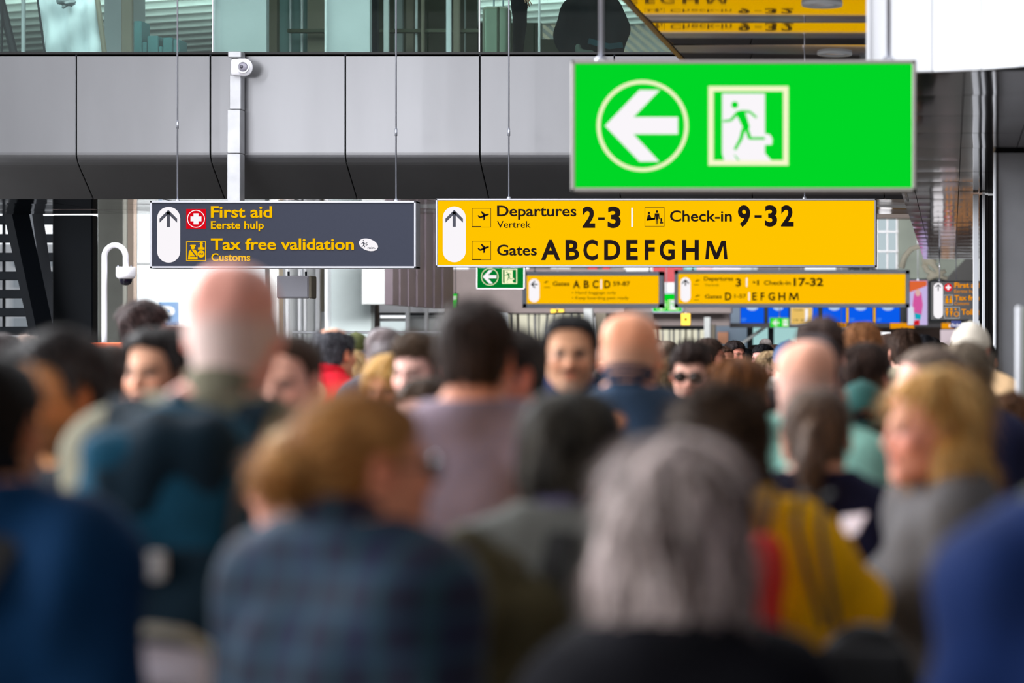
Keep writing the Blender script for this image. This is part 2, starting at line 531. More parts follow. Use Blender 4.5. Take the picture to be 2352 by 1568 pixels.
def make_hair(style, col, h, seed, root, T, R, s, strands, jit=.3, col2=None, hline=None):
    """hair surface in head space, plus loose strands lying on it, as one mesh"""
    rs = np.random.RandomState(seed)
    t = .012; line = 'normal'; amp = .0022; fr = 130; flow = 'crown'; L = .035; lift = .004
    extra = []; cut = []; noise3 = False
    zmin = -.16
    if style == 'buzz': t = .0035; L = .008; amp = .0003; lift = .001
    if style == 'undercap': t = .004; L = .012; line = 'nape'
    if style == 'short': t = .011; L = .028
    if style == 'receding': t = .009; line = 'high'; L = .022
    if style == 'fade': t = .005; L = .02; extra = [E((0, -.005, .075), (.066, .085, .050), k=.02)]
    if style == 'tall': t = .009; L = .03; extra = [E((0, -.006, .072), (.078, .092, .062), k=.02)]; amp = .004
    if style == 'quiff': t = .008; L = .035; extra = [E((0, -.035, .095), (.062, .062, .040), R=Rx(.2), k=.02)]; amp = .003; fr = 90
    if style == 'fringe': t = .010; L = .025; cut = [E((0, -.020, .108), (.066, .105, .066), k=.008)]
    if style == 'wavy': t = .022; L = .045; amp = .0045; fr = 75; line = 'normal'; lift = .008; noise3 = True
    if style == 'curly': t = .030; L = .03; amp = .008; fr = 110; line = 'nape'; flow = 'rand'; lift = .012
    if style == 'curlytop': t = .012; L = .025; amp = .004; fr = 130; flow = 'rand'; lift = .009; extra = [E((0, -.012, .082), (.074, .085, .052), k=.02)]
    if style == 'bigcurl':
        t = .036; L = .045; amp = .011; fr = 75; line = 'nape'; flow = 'rand'; lift = .015
        extra = [E((0, .05, -.06), (.105, .075, .10), k=.04)]; zmin = -.24
    if style == 'bob':
        t = .022; L = .075; amp = .004; fr = 60; flow = 'down'; line = 'nape'; amp = .007
        extra = [E((0, .040, -.060), (.110, .085, .125), k=.04)]; zmin = -.175
    if style == 'bobshort':
        t = .022; L = .05; amp = .004; fr = 90; flow = 'down'; line = 'nape'
        extra = [E((0, .035, -.015), (.098, .086, .085), k=.03)]; zmin = -.088
    if style in ('long', 'longwave'):
        t = .018; L = .11; amp = .004 if style == 'long' else .008; fr = 55; flow = 'down'; line = 'nape'
        extra = [E((0, .045, -.07), (.100, .080, .12), k=.04), B((0, .075, -.22), (.105, .045, .16), .04, k=.06),
                 C((-.082, .02, -.05), (-.098, -.01, -.30), .030, .022, k=.04), C((.082, .02, -.05), (.098, -.01, -.30), .030, .022, k=.04)]
        zmin = -.37
    if style == 'bun':
        t = .008; L = .06; amp = .001; flow = 'bun'; line = 'normal'
        extra = [E((0, .142, -.010), (.052, .042, .052), k=.01)]
    if style == 'pony':
        t = .009; L = .06; amp = .0015; flow = 'down'; line = 'normal'
        extra = [E((0, .118, .015), (.022, .022, .022), k=.01), C((0, .125, .01), (0, .150, -.06), .026, .034, k=.02), C((0, .150, -.06), (.01, .135, -.24), .036, .012, k=.02)]
        zmin = -.3
    if style == 'halfup':
        t = .012; L = .07; amp = .003; flow = 'down'; line = 'nape'; fr = 70
        extra = [E((0, .045, -.03), (.080, .065, .09), k=.03), C((0, .118, .03), (-.03, .13, -.09), .026, .020, k=.012)]
        zmin = -.13
    if hline: line = hline
    lo = np.array((-.15, -.14, zmin - .03)); hi = np.array((.15, .20, .17))
    ax = axes(lo, hi, h)
    x, y, z = ax[0][:, None, None], ax[1][None, :, None], ax[2][None, None, :]
    base = [E((0, .017, .028), (.075 + t, .094 + t, .086 + t), k=0), E((-.017, .018, .048), (.059 + t, .089 + t, .065 + t), k=.008), E((.017, .018, .048), (.059 + t, .089 + t, .065 + t), k=.008), E((0, .045, -.03), (.060 + t * .7, .057 + t * .7, .062 + t), k=.03)]
    Fv = field(base, ax)
    hl = np.interp(ax[1], *HL[line])[None, :, None]
    Fv = np.maximum(Fv, (hl - z) * .8 + np.zeros_like(Fv))
    # temples: keep the face clear
    if extra:
        F2 = field(extra, ax)
        if style in ('bob', 'bobshort', 'long', 'longwave', 'bigcurl', 'halfup'):
            face = prim_dist(E((0, -.095, -.045), (.066, .105, .115)), x, y, z)
            F2 = np.maximum(F2, -face)
            if style in ('long', 'longwave'): F2 = np.maximum(F2, -(prim_dist(C((0, .0, -.08), (0, .03, -.4), .06, .075), x, y, z)))
        Fv = smin(Fv, F2, .02)
    if style == 'undercap': Fv = np.maximum(Fv, (z - .035) + 0 * Fv)
    for c in cut: Fv = -smin(-Fv, prim_dist(c, x, y, z).astype(np.float32), c[-2])
    if style not in ('bob', 'bobshort', 'long', 'longwave', 'bigcurl', 'curly'):
        for sd in (-1, 1): Fv = np.maximum(Fv, -prim_dist(E((sd * .088, .006, -.014), (.03, .024, .040)), x, y, z))
    Fv = np.maximum(Fv, (zmin - z) + .0 * Fv)
    az = (np.arctan2(x, y - .03) * .1)
    if flow == 'rand' or noise3: Fv = Fv + wobble(x, y, z, amp, fr, seed, 9)
    else: Fv = Fv + wobble(az + 0 * z, y * .25, z * .2, amp, fr * 2.2, seed, 7)
    V, Q = polygonise(Fv, ax)
    base_c = np.array(lin(col)); c2 = np.array(lin(col2)) if col2 is not None else base_c * 1.3
    n0 = len(V)
    vc = base_c[None, :] * (1 + .35 * np.sin(np.arctan2(V[:, 0], V[:, 1]) * 37 + V[:, 2] * 20))[:, None]
    mixm = np.clip(wobble(V[:, 0], V[:, 1], V[:, 2], .5, 45, seed + 3), 0, 1)[:, None]
    if flow == 'down': mixm = np.clip(.25 + wobble(np.arctan2(V[:, 0], V[:, 1] - .03) * .1, V[:, 1] * .1, V[:, 2] * .25, .7, 130, seed + 3), 0, 1)[:, None]
    vc = vc * (1 - mixm) + c2[None, :] * mixm
    # strands
    tris = None
    if strands:
        fn = np.cross(V[Q[:, 2]] - V[Q[:, 0]], V[Q[:, 3]] - V[Q[:, 1]])
        fn /= (np.linalg.norm(fn, axis=1, keepdims=True) + 1e-9)
        pick = rs.randint(0, len(Q), strands)
        P = V[Q[pick, 0]]; N = fn[pick]
        # outward side only
        outw = ((P - np.array((0, .02, -.02))) * N).sum(1)
        N = N * np.sign(outw)[:, None]
        if flow == 'rand': D = rs.normal(size=P.shape)
        elif flow == 'bun': D = np.array((0, .135, -.012)) - P
        elif flow == 'down':
            D = P - np.array((0, .02, .16)); D[:, 2] = np.minimum(D[:, 2], 0) * 1.5; D[:, 2] -= .03
        else: D = P - np.array((.01, .055, .12))
        D = D + rs.normal(size=P.shape) * np.linalg.norm(D, axis=1, keepdims=True) * jit * .5
        D -= N * (D * N).sum(1, keepdims=True)
        D /= np.linalg.norm(D, axis=1, keepdims=True) + 1e-9
        Ls = (L * rs.uniform(.5, 1.15, (strands, 1))); wd = np.cross(D, N) * (.0008 if L > .012 else .0005)
        lf = lift * rs.uniform(.2, 1.3, (strands, 1))
        p0 = P - N * .003; p1 = P + D * Ls * .5 + N * lf * .8; p2 = P + D * Ls + N * lf * (.7 if flow != 'rand' else 1.5)
        if flow == 'down': p2[:, 2] -= .002
        allv = np.stack([p0 - wd, p0 + wd, p1 + wd, p1 - wd, p2], 1).reshape(-1, 3)
        b = n0 + np.arange(strands) * 5
        q2 = np.stack([b, b + 1, b + 2, b + 3], 1); tris = np.stack([b + 3, b + 2, b + 4], 1)
        sc_ = base_c[None, :] * rs.uniform(.6, 1.5, (strands, 1)); mm = (rs.rand(strands, 1) < .35)
        sc_ = np.where(mm, c2[None, :] * rs.uniform(.7, 1.2, (strands, 1)), sc_)
        V = np.concatenate([V, allv]); Q = np.concatenate([Q, q2])
        vc = np.concatenate([vc, np.repeat(sc_, 5, 0)])
    Vw = T(V)
    return link('hair', mesh_np('hair', Vw, Q, tris, np.clip(vc, 0, 1)), M_HAIR, root)


def paint_face(Vl, skin, brow, beard, hcol, style, scalp):
    c = np.tile(np.array(lin(skin)), (len(Vl), 1))
    x, y, z = Vl[:, 0], Vl[:, 1], Vl[:, 2]
    def mix(m, col, a):
        m = np.clip(m * a, 0, 1)[:, None]; c[:] = c * (1 - m) + np.array(col)[None, :] * m
    def g(cx, cy, cz, rx, ry, rz): return np.exp(-(((x - cx) / rx) ** 2 + ((y - cy) / ry) ** 2 + ((z - cz) / rz) ** 2))
    red = np.array(lin(skin)) * (1.1, .68, .62)
    mix(g(.042, -.075, -.03, .025, .05, .02) + g(-.042, -.075, -.03, .025, .05, .02), red, .45)
    mix(g(0, -.112, -.036, .016, .02, .014), red, .6)
    mix((np.abs(x) > .074) * (np.abs(z + .01) < .04) * (np.abs(y - .01) < .03) * 1.0, red, .5)
    dark = np.array(lin(brow)) * .9
    for s in (-1, 1):
        mix(np.exp(-((z - .0165 + .15 * np.abs(x * s - .03)) / .0055) ** 2) * np.exp(-((x * s - .031) / .021) ** 4) * (y < -.055), dark, .95)
        mix(g(s * .031, -.088, -.003, .020, .03, .011), np.array(lin(skin)) * .30, .85)  # eye sockets darkened, shade put into the skin colour
        d = np.sqrt((x - s * .031) ** 2 + ((z + .006) * 1.7) ** 2)
        mix(((d < .0125) & (y < -.07)) * 1.0, (.16, .13, .12), .7)
        mix(((d < .0068) & (y < -.075)) * 1.0, (.02, .012, .01), .95)
        mix(((np.abs(z - .004) < .0025) & (np.abs(x - s * .031) < .016) & (y < -.07)) * 1.0, (.02, .015, .012), .8)
    mix(np.clip(1 - (np.abs(x) / .025) ** 2, 0, 1) * ((np.abs(z + .0665) < .011) & (y < -.07)), np.array(lin(skin)) * (.85, .42, .42), .75)
    mix(((np.abs(z + .0665) < .0022) & (np.abs(x) < .023) & (y < -.07)) * 1.0, (.05, .015, .015), .8)
    bc = np.array(lin(hcol))
    if beard in ('stubble', 'beard', 'moustache'):
        a = {'stubble': .45, 'beard': .9, 'moustache': .25}[beard]
        mz = np.clip((-.046 - z) * 90, 0, 1) * np.clip((z + .14) * 60, 0, 1) * np.clip((.01 - y) * 40, 0, 1) * (1 - np.exp(-((z + .0665) / .011) ** 4 - (x / .024) ** 4))
        mix(mz * np.clip((-z - .05 + (np.abs(x) - .025) * .9) * 45, 0, 1), bc, a)
        if beard != 'stubble': mix(((np.abs(z + .052) < .0055) & (np.abs(x) < .026) & (y < -.075)) * 1.0, bc, .92)
        else: mix(((np.abs(z + .052) < .0055) & (np.abs(x) < .026) & (y < -.075)) * 1.0, bc, .6)
    if scalp:      # cropped hair kept as colour on the skin below the crown
        a, zt = scalp
        hl = np.interp(y, *HL['normal'])
        m = np.clip((z - hl) * 60, 0, 1) * np.clip((zt - z) * 22 + .05, 0, 1) * (y > -.05)
        mix(m, bc, a)
    return c


PROTO = {}


def person(px, D, ytop, face=180, turn=0, pitch=0, roll=0, fem=False, build=1.0, hair='short', hcol=(45, 35, 30), hcol2=None, skin=(214, 164, 138),
           top=(40, 42, 50), tkind='plain', thick=.016, collar=0, hood=False, trousers=(38, 42, 56), beard=None, scalp=None,
           arms=None, label='', cat='person', group=None, hs=1.0, near=False, strands=None, seed=None, hem=.50, top2=None, loc=None, H=None, neckz=.0, hline=None, hx=0.0, bs=1.0):
    seed = seed if seed is not None else int(px * 7 + D * 13) % 9973
    hairtop = {'buzz': .004, 'short': .011, 'receding': .009, 'fade': .014, 'tall': .022, 'quiff': .022, 'fringe': .0, 'wavy': .024, 'curly': .034, 'curlytop': .024,
               'bigcurl': .042, 'bob': .022, 'bobshort': .02, 'long': .018, 'longwave': .02, 'bun': .008, 'pony': .009, 'halfup': .012, None: 0, 'cap': .014}.get(hair, .01)
    if H is None: H = EYE + (CY - ytop) * D / F
    s = hs * (.955 if fem else 1.0)
    Hb = H - hairtop * s
    root = empty('person', loc if loc else ((px - CX) * D / F, D, 0), math.radians(face))
    tag(root, label, cat, group)
    hc = np.array((hx, -.012, Hb - .114 * s))
    Rh = Rz(math.radians(turn)) @ Rx(math.radians(pitch)) @ Ry(math.radians(roll))
    piv = np.array((0, .04, -.10)) * s
    def T(v):
        v = np.asarray(v) * s
        return (v - piv) @ Rh.T + piv + hc
    def Tinv(v): return (((np.asarray(v) - hc - piv) @ Rh) + piv) / s
    Hs = Hb * bs
    torso, arm, hand, legs, feet = body_prims(Hs, fem, build, arms)
    hp = xf(head_prims(fem), T, Rh, s)
    neck = [C((hx * .6, .040, .86 * Hs), T((0, .035, -.09)), .058 if not fem else .050, .056 if not fem else .048, k=.03)]
    hh = .0095 if near else (.0062 if D > 8.5 else .0075)
    if D > 15.5 and loc is None: hh = .0072
    zb = Hb - .30 * s
    hz = [p for p in hand]; hz0 = min(prim_bounds(p)[0][2] for p in hz) - .02; hz1 = min(max(prim_bounds(p)[1][2] for p in hz) + .02, zb - .02)
    hz0 = min(hz0, hz1 - .05)
    zax = np.concatenate([np.arange(-.01, hz0, .058), np.arange(hz0, hz1, .016), np.arange(hz1, zb - .01, .058), np.arange(zb, Hb + .03, hh)])
    allp = torso + arm + hand + legs + feet
    lo = np.min([prim_bounds(p)[0] for p in allp], 0) - .03; hi = np.max([prim_bounds(p)[1] for p in allp], 0) + .03
    lo[1] = min(lo[1], -.17)
    hxy = .0098 if near else (.0092 if D > 15.5 else .0082 if D > 8.5 else .0090)
    ax = [np.arange(lo[0], hi[0], hxy), np.arange(lo[1], hi[1], hxy), zax]
    Fb = field(torso, ax)
    Fb = field([p[:-2] + (.03, 'u') for p in arm] + hand, ax, F0=Fb)
    Fb = field(legs + feet, ax, F0=Fb)
    Fh = field(hp, ax)
    Fb = smin(Fb, Fh, .012); Fb = field(neck, ax, F0=Fb)
    V, Q = polygonise(Fb, ax)
    hcol_ = hcol
    c = paint_face(Tinv(V), skin, hcol if hair else (120, 105, 95), beard, hcol_, hair, scalp)
    low = V[:, 2] < Hb - .30
    c[low] = np.array(lin(skin))
    link('body', mesh_np('body', V, Q, None, np.clip(c, 0, 1)), M_SKIN, root)
    # clothes
    sd = seed
    def garment(name, prims, grow, h, z0, z1, m, amp, fr, cuts=None, st=(1, 1, .6)):
        lo = np.min([prim_bounds(p)[0] for p in prims], 0) - .05 - grow; hi = np.max([prim_bounds(p)[1] for p in prims], 0) + .05 + grow
        lo[2] = max(lo[2], z0 - .03)
        axg = axes(lo, hi, h)
        Fg = field([p[:-2] + (max(p[-2], .0) * 1.2, 'u') for p in prims], axg, grow)
        x, y, z = axg[0][:, None, None], axg[1][None, :, None], axg[2][None, None, :]
        Fg = Fg + wobble(x, y, z, amp, fr, sd, 9, st)
        Fg = np.maximum(Fg, (z0 - z) + 0 * Fg)
        if z1 is not None: Fg = np.maximum(Fg, (z - z1) + 0 * Fg)
        if cuts is not None: Fg = cuts(Fg, x, y, z)
        V, Q = polygonise(Fg, axg)
        return link(name, mesh_np(name, V, Q), m, root)
    tm = cloth_mat('%d_%d_%d_%s' % (top[0], top[1], top[2], tkind), top, tkind)
    zn = .888 * Hs + neckz
    sleeve = []
    for i in range(0, len(arm), 2):
        up, lw = arm[i], arm[i + 1]
        wr = lw[1] + (lw[2] - lw[1]) * .93
        sleeve += [('C', up[1], up[2], up[3] + .006, up[4] + .010, .04, 'u'), ('C', lw[1], wr, lw[3] + .010, .030, .02, 'u')]
    def ncut(Fg, x, y, z):   # neckline: a slanted cut around the neck
        d = prim_dist(C((hx * .7, .012, .886 * Hs), (hx, -.01, .96 * Hs), .052, .064), x, y, z)
        return np.maximum(Fg, -d)
    garment('jacket' if thick > .012 else 'shirt', torso + sleeve, thick, .018 if D < 9 else .017, hem * Hs, zn, tm, .0085 if thick > .012 else .005, 30, ncut)
    if collar:
        pts = []
        for i in range(17):
            a = math.radians(-150 + 300 * i / 16) + math.pi / 2
            pts.append((hx * .8 + .066 * math.cos(a), .028 + .066 * math.sin(a), (.880 + .01 * math.sin(a)) * Hs))
        cp = []
        for lv in range(3):
            for i in range(16):
                a, b = np.array(pts[i]), np.array(pts[i + 1]); o = np.array((0, 0, collar * lv / 2))
                cp.append(C(a * (1, 1, 1) + o, b + o, .0095, k=.008))
        blob('collar', cp, .008, tm if top2 is None else cloth_mat('%d_%d_%d' % top2, top2), root)
    if hood:
        blob('hood', [C((-.07, .09, .862 * Hs), (.07, .09, .862 * Hs), .045, k=.03), C((-.09, .05, .878 * Hs), (0, .12, .838 * Hs), .040, k=.03), C((.09, .05, .878 * Hs), (0, .12, .838 * Hs), .040, k=.03),
                      C((-.09, .05, .878 * Hs), (-.05, -.05, .848 * Hs), .028, k=.03), C((.09, .05, .878 * Hs), (.05, -.05, .848 * Hs), .028, k=.03)], .014,
             tm if top2 is None else cloth_mat('%d_%d_%d' % top2, top2), root, wob=(.006, 40, sd))
    trm = cloth_mat('%d_%d_%d' % trousers, trousers)
    lg = [torso[2], torso[1]] + [p for p in legs]
    garment('trousers', lg, .014, .036, .035 * Hs, .58 * Hs, trm, .004, 22)
    shm = cloth_mat('shoe_leather', (30, 28, 28), 'leather')
    for i in (0, 1):
        blob('shoe', [p for p in feet[i * 2:i * 2 + 2]], .02, shm, root, grow=.010, fn=lambda Fg, x, y, z: np.maximum(Fg, .004 - z + 0 * Fg))
    if hair:
        if hair == 'cap': hair = 'undercap'
        st = strands if strands is not None else (900 if near else (1500 if D < 9 else 2400))
        make_hair(hair, hcol, .0105 if near else (.0066 if D > 8.5 else .0085), seed, root, T, Rh, s, st, jit=.5 if hair in ('wavy', 'tall', 'quiff') else .3, col2=hcol2, hline=hline)
    root['_s'] = s
    return root, T, Rh, s, Hs


def cap(root, T, m, style='cap', back=False, seed=3):
    """baseball cap: dome, peak and button; back=True turns the peak to the neck"""
    sg = -1 if not back else 1
    ax = axes((-.12, -.14, -.03), (.12, .16, .14), .0065)
    x, y, z = ax[0][:, None, None], ax[1][None, :, None], ax[2][None, None, :]
    Fv = field([E((0, .012, .026), (.090, .108, .104), k=0)], ax)
    tilt = z - (.012 + (y - .02) * (-.22 if not back else .18))
    Fv = np.maximum(Fv, -tilt + 0 * Fv)
    Fv = np.minimum(Fv, 0 * Fv + np.sqrt(x ** 2 + (y - .012) ** 2 + (z - .131) ** 2) - .008)
    seam = np.abs(np.sin(np.arctan2(x, y - .012) * 3))
    Fv = Fv + .0022 * np.exp(-(seam / .05) ** 2)
    if style == 'strap':      # opening over the strap at the back
        Fv = np.maximum(Fv, -prim_dist(E((0, .118, .012), (.038, .05, .028)), x, y, z))
        Fv = np.minimum(Fv, prim_dist(C((-.05, .098, -.012), (.05, .098, -.012), .010), x, y, z))
        Fv = np.minimum(Fv, prim_dist(C((0, .112, -.012), (-.05, .098, -.012), .009), x, y, z))
        Fv = np.minimum(Fv, prim_dist(C((0, .112, -.012), (.05, .098, -.012), .009), x, y, z))
    V, Q = polygonise(Fv, ax)
    c = link('cap', mesh_np('cap', T(V), Q), m, root)
    vs = []; qs = []
    n = 15; mth = 8
    for j in range(mth):
        for i in range(n):
            a = -1.05 + 2.1 * i / (n - 1); r = j / (mth - 1)
            X = math.sin(a) * (.086 + .0 * r); Yf = math.cos(a) * .100 + r * .072 * max(0.0, math.cos(a * 1.35)) ** .7
            Z = .034 - r * .022 - .16 * X * X * 8 * (.4 + r) + .004
            for o in (0, -.003): vs.append((X, sg * Yf + .012, Z + o if not back else Z - .008 + o))
    for j in range(mth - 1):
        for i in range(n - 1):
            a = (j * n + i) * 2; b = a + 2; c2 = a + n * 2; d = c2 + 2
            qs += [(a, b, d, c2), (a + 1, c2 + 1, d + 1, b + 1)]
    for i in range(n - 1):
        a = ((mth - 1) * n + i) * 2; qs.append((a, a + 2, a + 3, a + 1))
    link('peak', mesh_np('peak', T(np.array(vs)), qs), m, root)
    return c


def glasses(root, T, m_lens, m_frame, up=0.0, big=1.0):
    """two lenses, bridge and temples; up moves them onto the hair"""
    lens = MB(); fr = MB()
    y0 = -.100 if not up else -.082; z0 = -.004 + up
    for s in (-1, 1):
        pts = []
        for k in range(20):
            a = 2 * math.pi * k / 20
            pts.append((s * .032 + .0255 * big * math.cos(a), y0 + .012 * abs(math.cos(a)) * 0, z0 + .019 * big * math.sin(a)))
        n = len(lens.v)
        lens.add([(p[0], p[1], p[2]) for p in pts] + [(p[0], p[1] + .002, p[2]) for p in pts],
                 [tuple(range(20)), tuple(range(39, 19, -1))] + [(i, i + 20, (i + 1) % 20 + 20, (i + 1) % 20) for i in range(20)])
        fr.tube(pts + [pts[0]], .0022, 6)
        fr.tube([(s * .057, y0, z0 + .006), (s * .078, -.06, z0 + .006), (s * .084, .0, z0 + .004), (s * .083, .02, z0 - .012)], .0022, 6)
    fr.tube([(-.008, y0, z0 + .006), (0, y0 - .002, z0 + .009), (.008, y0, z0 + .006)], .002, 6)
    g = empty('glasses', (0, 0, 0)); g.parent = root
    for mb, nm, mm in ((lens, 'lens', m_lens), (fr, 'frame', m_frame)):
        v = T(np.array(mb.v)); mb.v = [tuple(q) for q in v]
        mb.build(nm, mm, g, smooth=True)
    return g


def strap_mesh(name, pts, wid, th, m, parent=None, nrm=(0, -1, 0)):
    """flat band following points"""
    mb = MB(); P = [Vector(p) for p in pts]; n = len(P); N = Vector(nrm)
    v = []; f = []
    for i, p in enumerate(P):
        d = (P[min(i + 1, n - 1)] - P[max(i - 1, 0)]).normalized()
        s = d.cross(N).normalized(); nn = s.cross(d)
        for a, b in ((-1, -1), (1, -1), (1, 1), (-1, 1)): v.append(p + s * wid / 2 * a + nn * th / 2 * b)
    for i in range(n - 1):
        for k in range(4):
            a = i * 4 + k; b = i * 4 + (k + 1) % 4
            f.append((a, b, b + 4, a + 4))
    f += [(3, 2, 1, 0), tuple(range(n * 4 - 4, n * 4))]
    mb.add(v, f)
    return mb.build(name, m, parent)

#===MAIN===
# ------------------------------------------------------------------ setting
def struct(mb, name, m, parent=None, smooth=False, label=None, cat=None):
    o = mb.build(name, m, parent, smooth=smooth)
    if parent is None: o['kind'] = 'structure'
    return o


def sroot(name):
    o = empty(name, (0, 0, 0)); o['kind'] = 'structure'; return o


def pxbox(x0, y0, x1, y1, D, depth):
    a, b = W(x0, y0, D), W(x1, y1, D)
    return (a.x, D, b.z), (b.x, D + depth, a.z)


struct(MB().box((-34, -3, -.2), (16, 112, 0)), 'floor', M_FLOOR)
# shell of the hall around and behind the camera
M_SHELL = mat('hall_shell_grey', (150, 148, 146), .7, 0, .04, 2)
M_SHELLD = mat('hall_shell_dark', (70, 66, 64), .7, 0, .04, 2)
struct(MB().box((-16, -3.2, 0), (3.0, -3.0, 9)), 'wall_back', M_SHELL)
struct(MB().box((2.6, -3, 0), (2.8, 78, 9)), 'wall_right', M_SHELLD)
struct(MB().box((-26, 23.5, 9.0), (2.8, 80, 9.2)), 'ceiling_hall', M_SHELL)
struct(MB().box((-16, -3, 9.0), (2.8, 7.0, 9.2)), 'ceiling_hall_front', M_SHELL)

# bridge over the hall: one bent aluminium panel after another on a dark core
DB = 25.0
kb = DB / F
z_top, z_knee0, z_knee1, z_bot = W(0, 125, DB).z, W(0, 350, DB).z, W(0, 384, DB + .06).z, W(0, 457, 25.5).z
bridge = sroot('bridge')
prof = [(25.0, z_top)] + [(25.0, z_top - (z_top - z_knee0) * i / 3) for i in (1, 2, 3)]
for i in range(1, 7):
    t = i / 6
    prof.append((25.0 + .10 * t * t, z_knee0 + (z_knee1 - z_knee0) * (t * .8 + .2 * t)))
prof.append((25.5, z_bot))
seams = [-443, -134, 175, 483, 793, 1102, 1411, 1720, 2029, 2160]
pan = 0
M_DARKALU = mat('dark_soffit_panel', (96, 90, 92), 0.38, 0.6, 0.05, 3)
for a, b in zip(seams[:-1], seams[1:]):
    xa, xb = (a - CX) * kb + .006, (b - CX) * kb - .006
    mb = MB(); v = []; f = []
    n = len(prof)
    for x in (xa, xa + .004, xb - .004, xb):
        e = .004 if x in (xa, xb) else 0
        for y, z in prof: v.append((x, y + e, z))
        for y, z in prof: v.append((x, y + .03, z + .012))
    for c in range(3):
        for i in range(n - 1):
            p = c * 2 * n + i; q = p + 2 * n
            f += [(p, p + 1, q + 1, q), (p + n, q + n, q + n + 1, p + n + 1)]
        f += [(c * 2 * n, c * 2 * n + 2 * n, c * 2 * n + 3 * n, c * 2 * n + n), (c * 2 * n + n - 1, c * 2 * n + 2 * n - 1, c * 2 * n + 4 * n - 1, c * 2 * n + 3 * n - 1)]
    for c in (0, 3):
        for i in range(n - 1):
            p = c * 2 * n + i
            f.append((p, p + n, p + n + 1, p + 1) if c == 0 else (p, p + 1, p + n + 1, p + n))
    mb.add(v, f)
    o = mb.build('panel', M_ALU, bridge)
    o.data.polygons.foreach_set('use_smooth', [False] * len(o.data.polygons))
xl, xr = (-900 - CX) * kb, (2160 - CX) * kb
core = MB().box((xl, 25.06, z_bot + .35), (xr, 28.6, z_top - .01)).box((xl, 25.50, z_bot + .012), (xr, 28.6, z_bot + .36)).box((xl, 25.56 - .5, z_bot + .36), (xr, 25.6, z_bot + .5))
struct(core, 'core', M_BLACK, bridge)
# mirrored underside in panels
pn = 0
x = xl
while x < xr:
    x2 = min(x + 1.39, xr)
    for k, (ya, yb) in enumerate(((25.52, 26.5), (26.5, 27.5), (27.5, 28.5))):
        t = RS.uniform(-.004, .004)
        MB().add([(x + .004, ya + .004, z_bot + t), (x2 - .004, ya + .004, z_bot - t), (x2 - .004, yb - .004, z_bot + t), (x + .004, yb - .004, z_bot - t),
                  (x + .004, ya + .004, z_bot + .011), (x2 - .004, ya + .004, z_bot + .011), (x2 - .004, yb - .004, z_bot + .011), (x + .004, yb - .004, z_bot + .011)],
                 [(0, 3, 2, 1), (4, 5, 6, 7), (0, 1, 5, 4), (1, 2, 6, 5), (2, 3, 7, 6), (3, 0, 4, 7)]).build('soffit_panel', M_MIRROR, bridge)
    x = x2
struct(MB().box((xl, 24.985, z_top + .0), (xr, 25.06, z_top + .022)), 'edge_trim', M_BLACK, bridge)
struct(MB().box((xl, 25.0, z_top - .02), (xr, 38, z_top + .0)), 'walkway_slab', M_DARK, bridge)

# glass balustrade
gr = empty('glass_balustrade', (0, 0, 0))
tag(gr, 'green tinted glass balustrade standing along the top of the bridge', 'balustrade')
pe = [-740, -127, 487, 1100, 1713, 2160]
for a, b in zip(pe[:-1], pe[1:]):
    MB().rbox(((a - CX) * kb + .008, 25.02, z_top + .02), ((b - CX) * kb - .008, 25.037, z_top + 1.1), .003).build('pane', M_GLASS, gr)
for a in pe[1:-1]:
    MB().box(((a - CX) * kb - .006, 25.021, z_top + .02), ((a - CX) * kb + .006, 25.036, z_top + 1.1)).build('joint', M_WHITE, gr)
MB().tube([(xl, 25.03, z_top + 1.12), (xr, 25.03, z_top + 1.12)], .025, 12).build('handrail', M_ROD, gr, smooth=True)

# upper floor seen through the glass: back wall, columns, ribbed ceiling
zu = z_top
M_RIB = mat('ribbed_white_ceiling', (222, 228, 226), .6, 0, .03, 4)
uc = sroot('ceiling_upper')
MB().box((-24, 29, 7.10), (4, 48, 7.2)).build('deck', M_RIB, uc)
M_RIBD = mat('rib_grey', (178, 186, 184), .6, 0, .03, 4)  # ribs a tone greyer than the deck
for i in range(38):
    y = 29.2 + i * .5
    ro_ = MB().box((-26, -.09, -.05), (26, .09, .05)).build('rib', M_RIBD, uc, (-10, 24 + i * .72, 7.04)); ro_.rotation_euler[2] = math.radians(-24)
uw = sroot('wall_upper')
M_TEAL = mat('pale_teal_wall', (194, 200, 206), .6, 0, .05, 2)
MB().box((-26, 46, 4.7), (4, 46.2, 9)).build('backdrop_wall', mat('pale_upper_wall', (168, 180, 178), .6, 0, .08, .5), uw)
M_OLIVE = mat('olive_grey_wall', (62, 66, 46), .6, 0, .08, 1.5)
M_TAUPE = mat('taupe_column', (120, 112, 98), .6, 0, .06, 3)
MB().box(*pxbox(240, -160, 300, 125, 33.0, .6)).build('wall_panel', M_TEAL, uw)
M_MIDT = mat('mid_teal_wall', (112, 142, 142), .6, 0, .1, 2)
for (a, b, t_, m, D, nm) in ((493, 612, -160, M_TEAL, 30.4, 'wall_panel'), (612, 636, -160, M_TAUPE, 31.2, 'wall_panel'), (636, 706, -160, M_MIDT, 31.6, 'wall_panel'), (706, 746, -160, M_TAUPE, 31.4, 'wall_panel'),
                             (751, 849, -160, M_TEAL, 30.0, 'wall_panel'), (849, 866, -160, M_DARK, 30.8, 'wall_panel'), (866, 1096, -160, M_OLIVE, 34, 'wall_panel'), (1096, 1243, 52, M_OLIVE, 34.2, 'parapet'),
                             (1243, 1300, 90, M_OLIVE, 34.2, 'parapet'), (660, 1100, 66, M_OLIVE, 31.1, 'rail')):
    MB().box(*pxbox(a, t_, b, 125 if nm != 'rail' else 74, D, .12)).build(nm, m, uw)
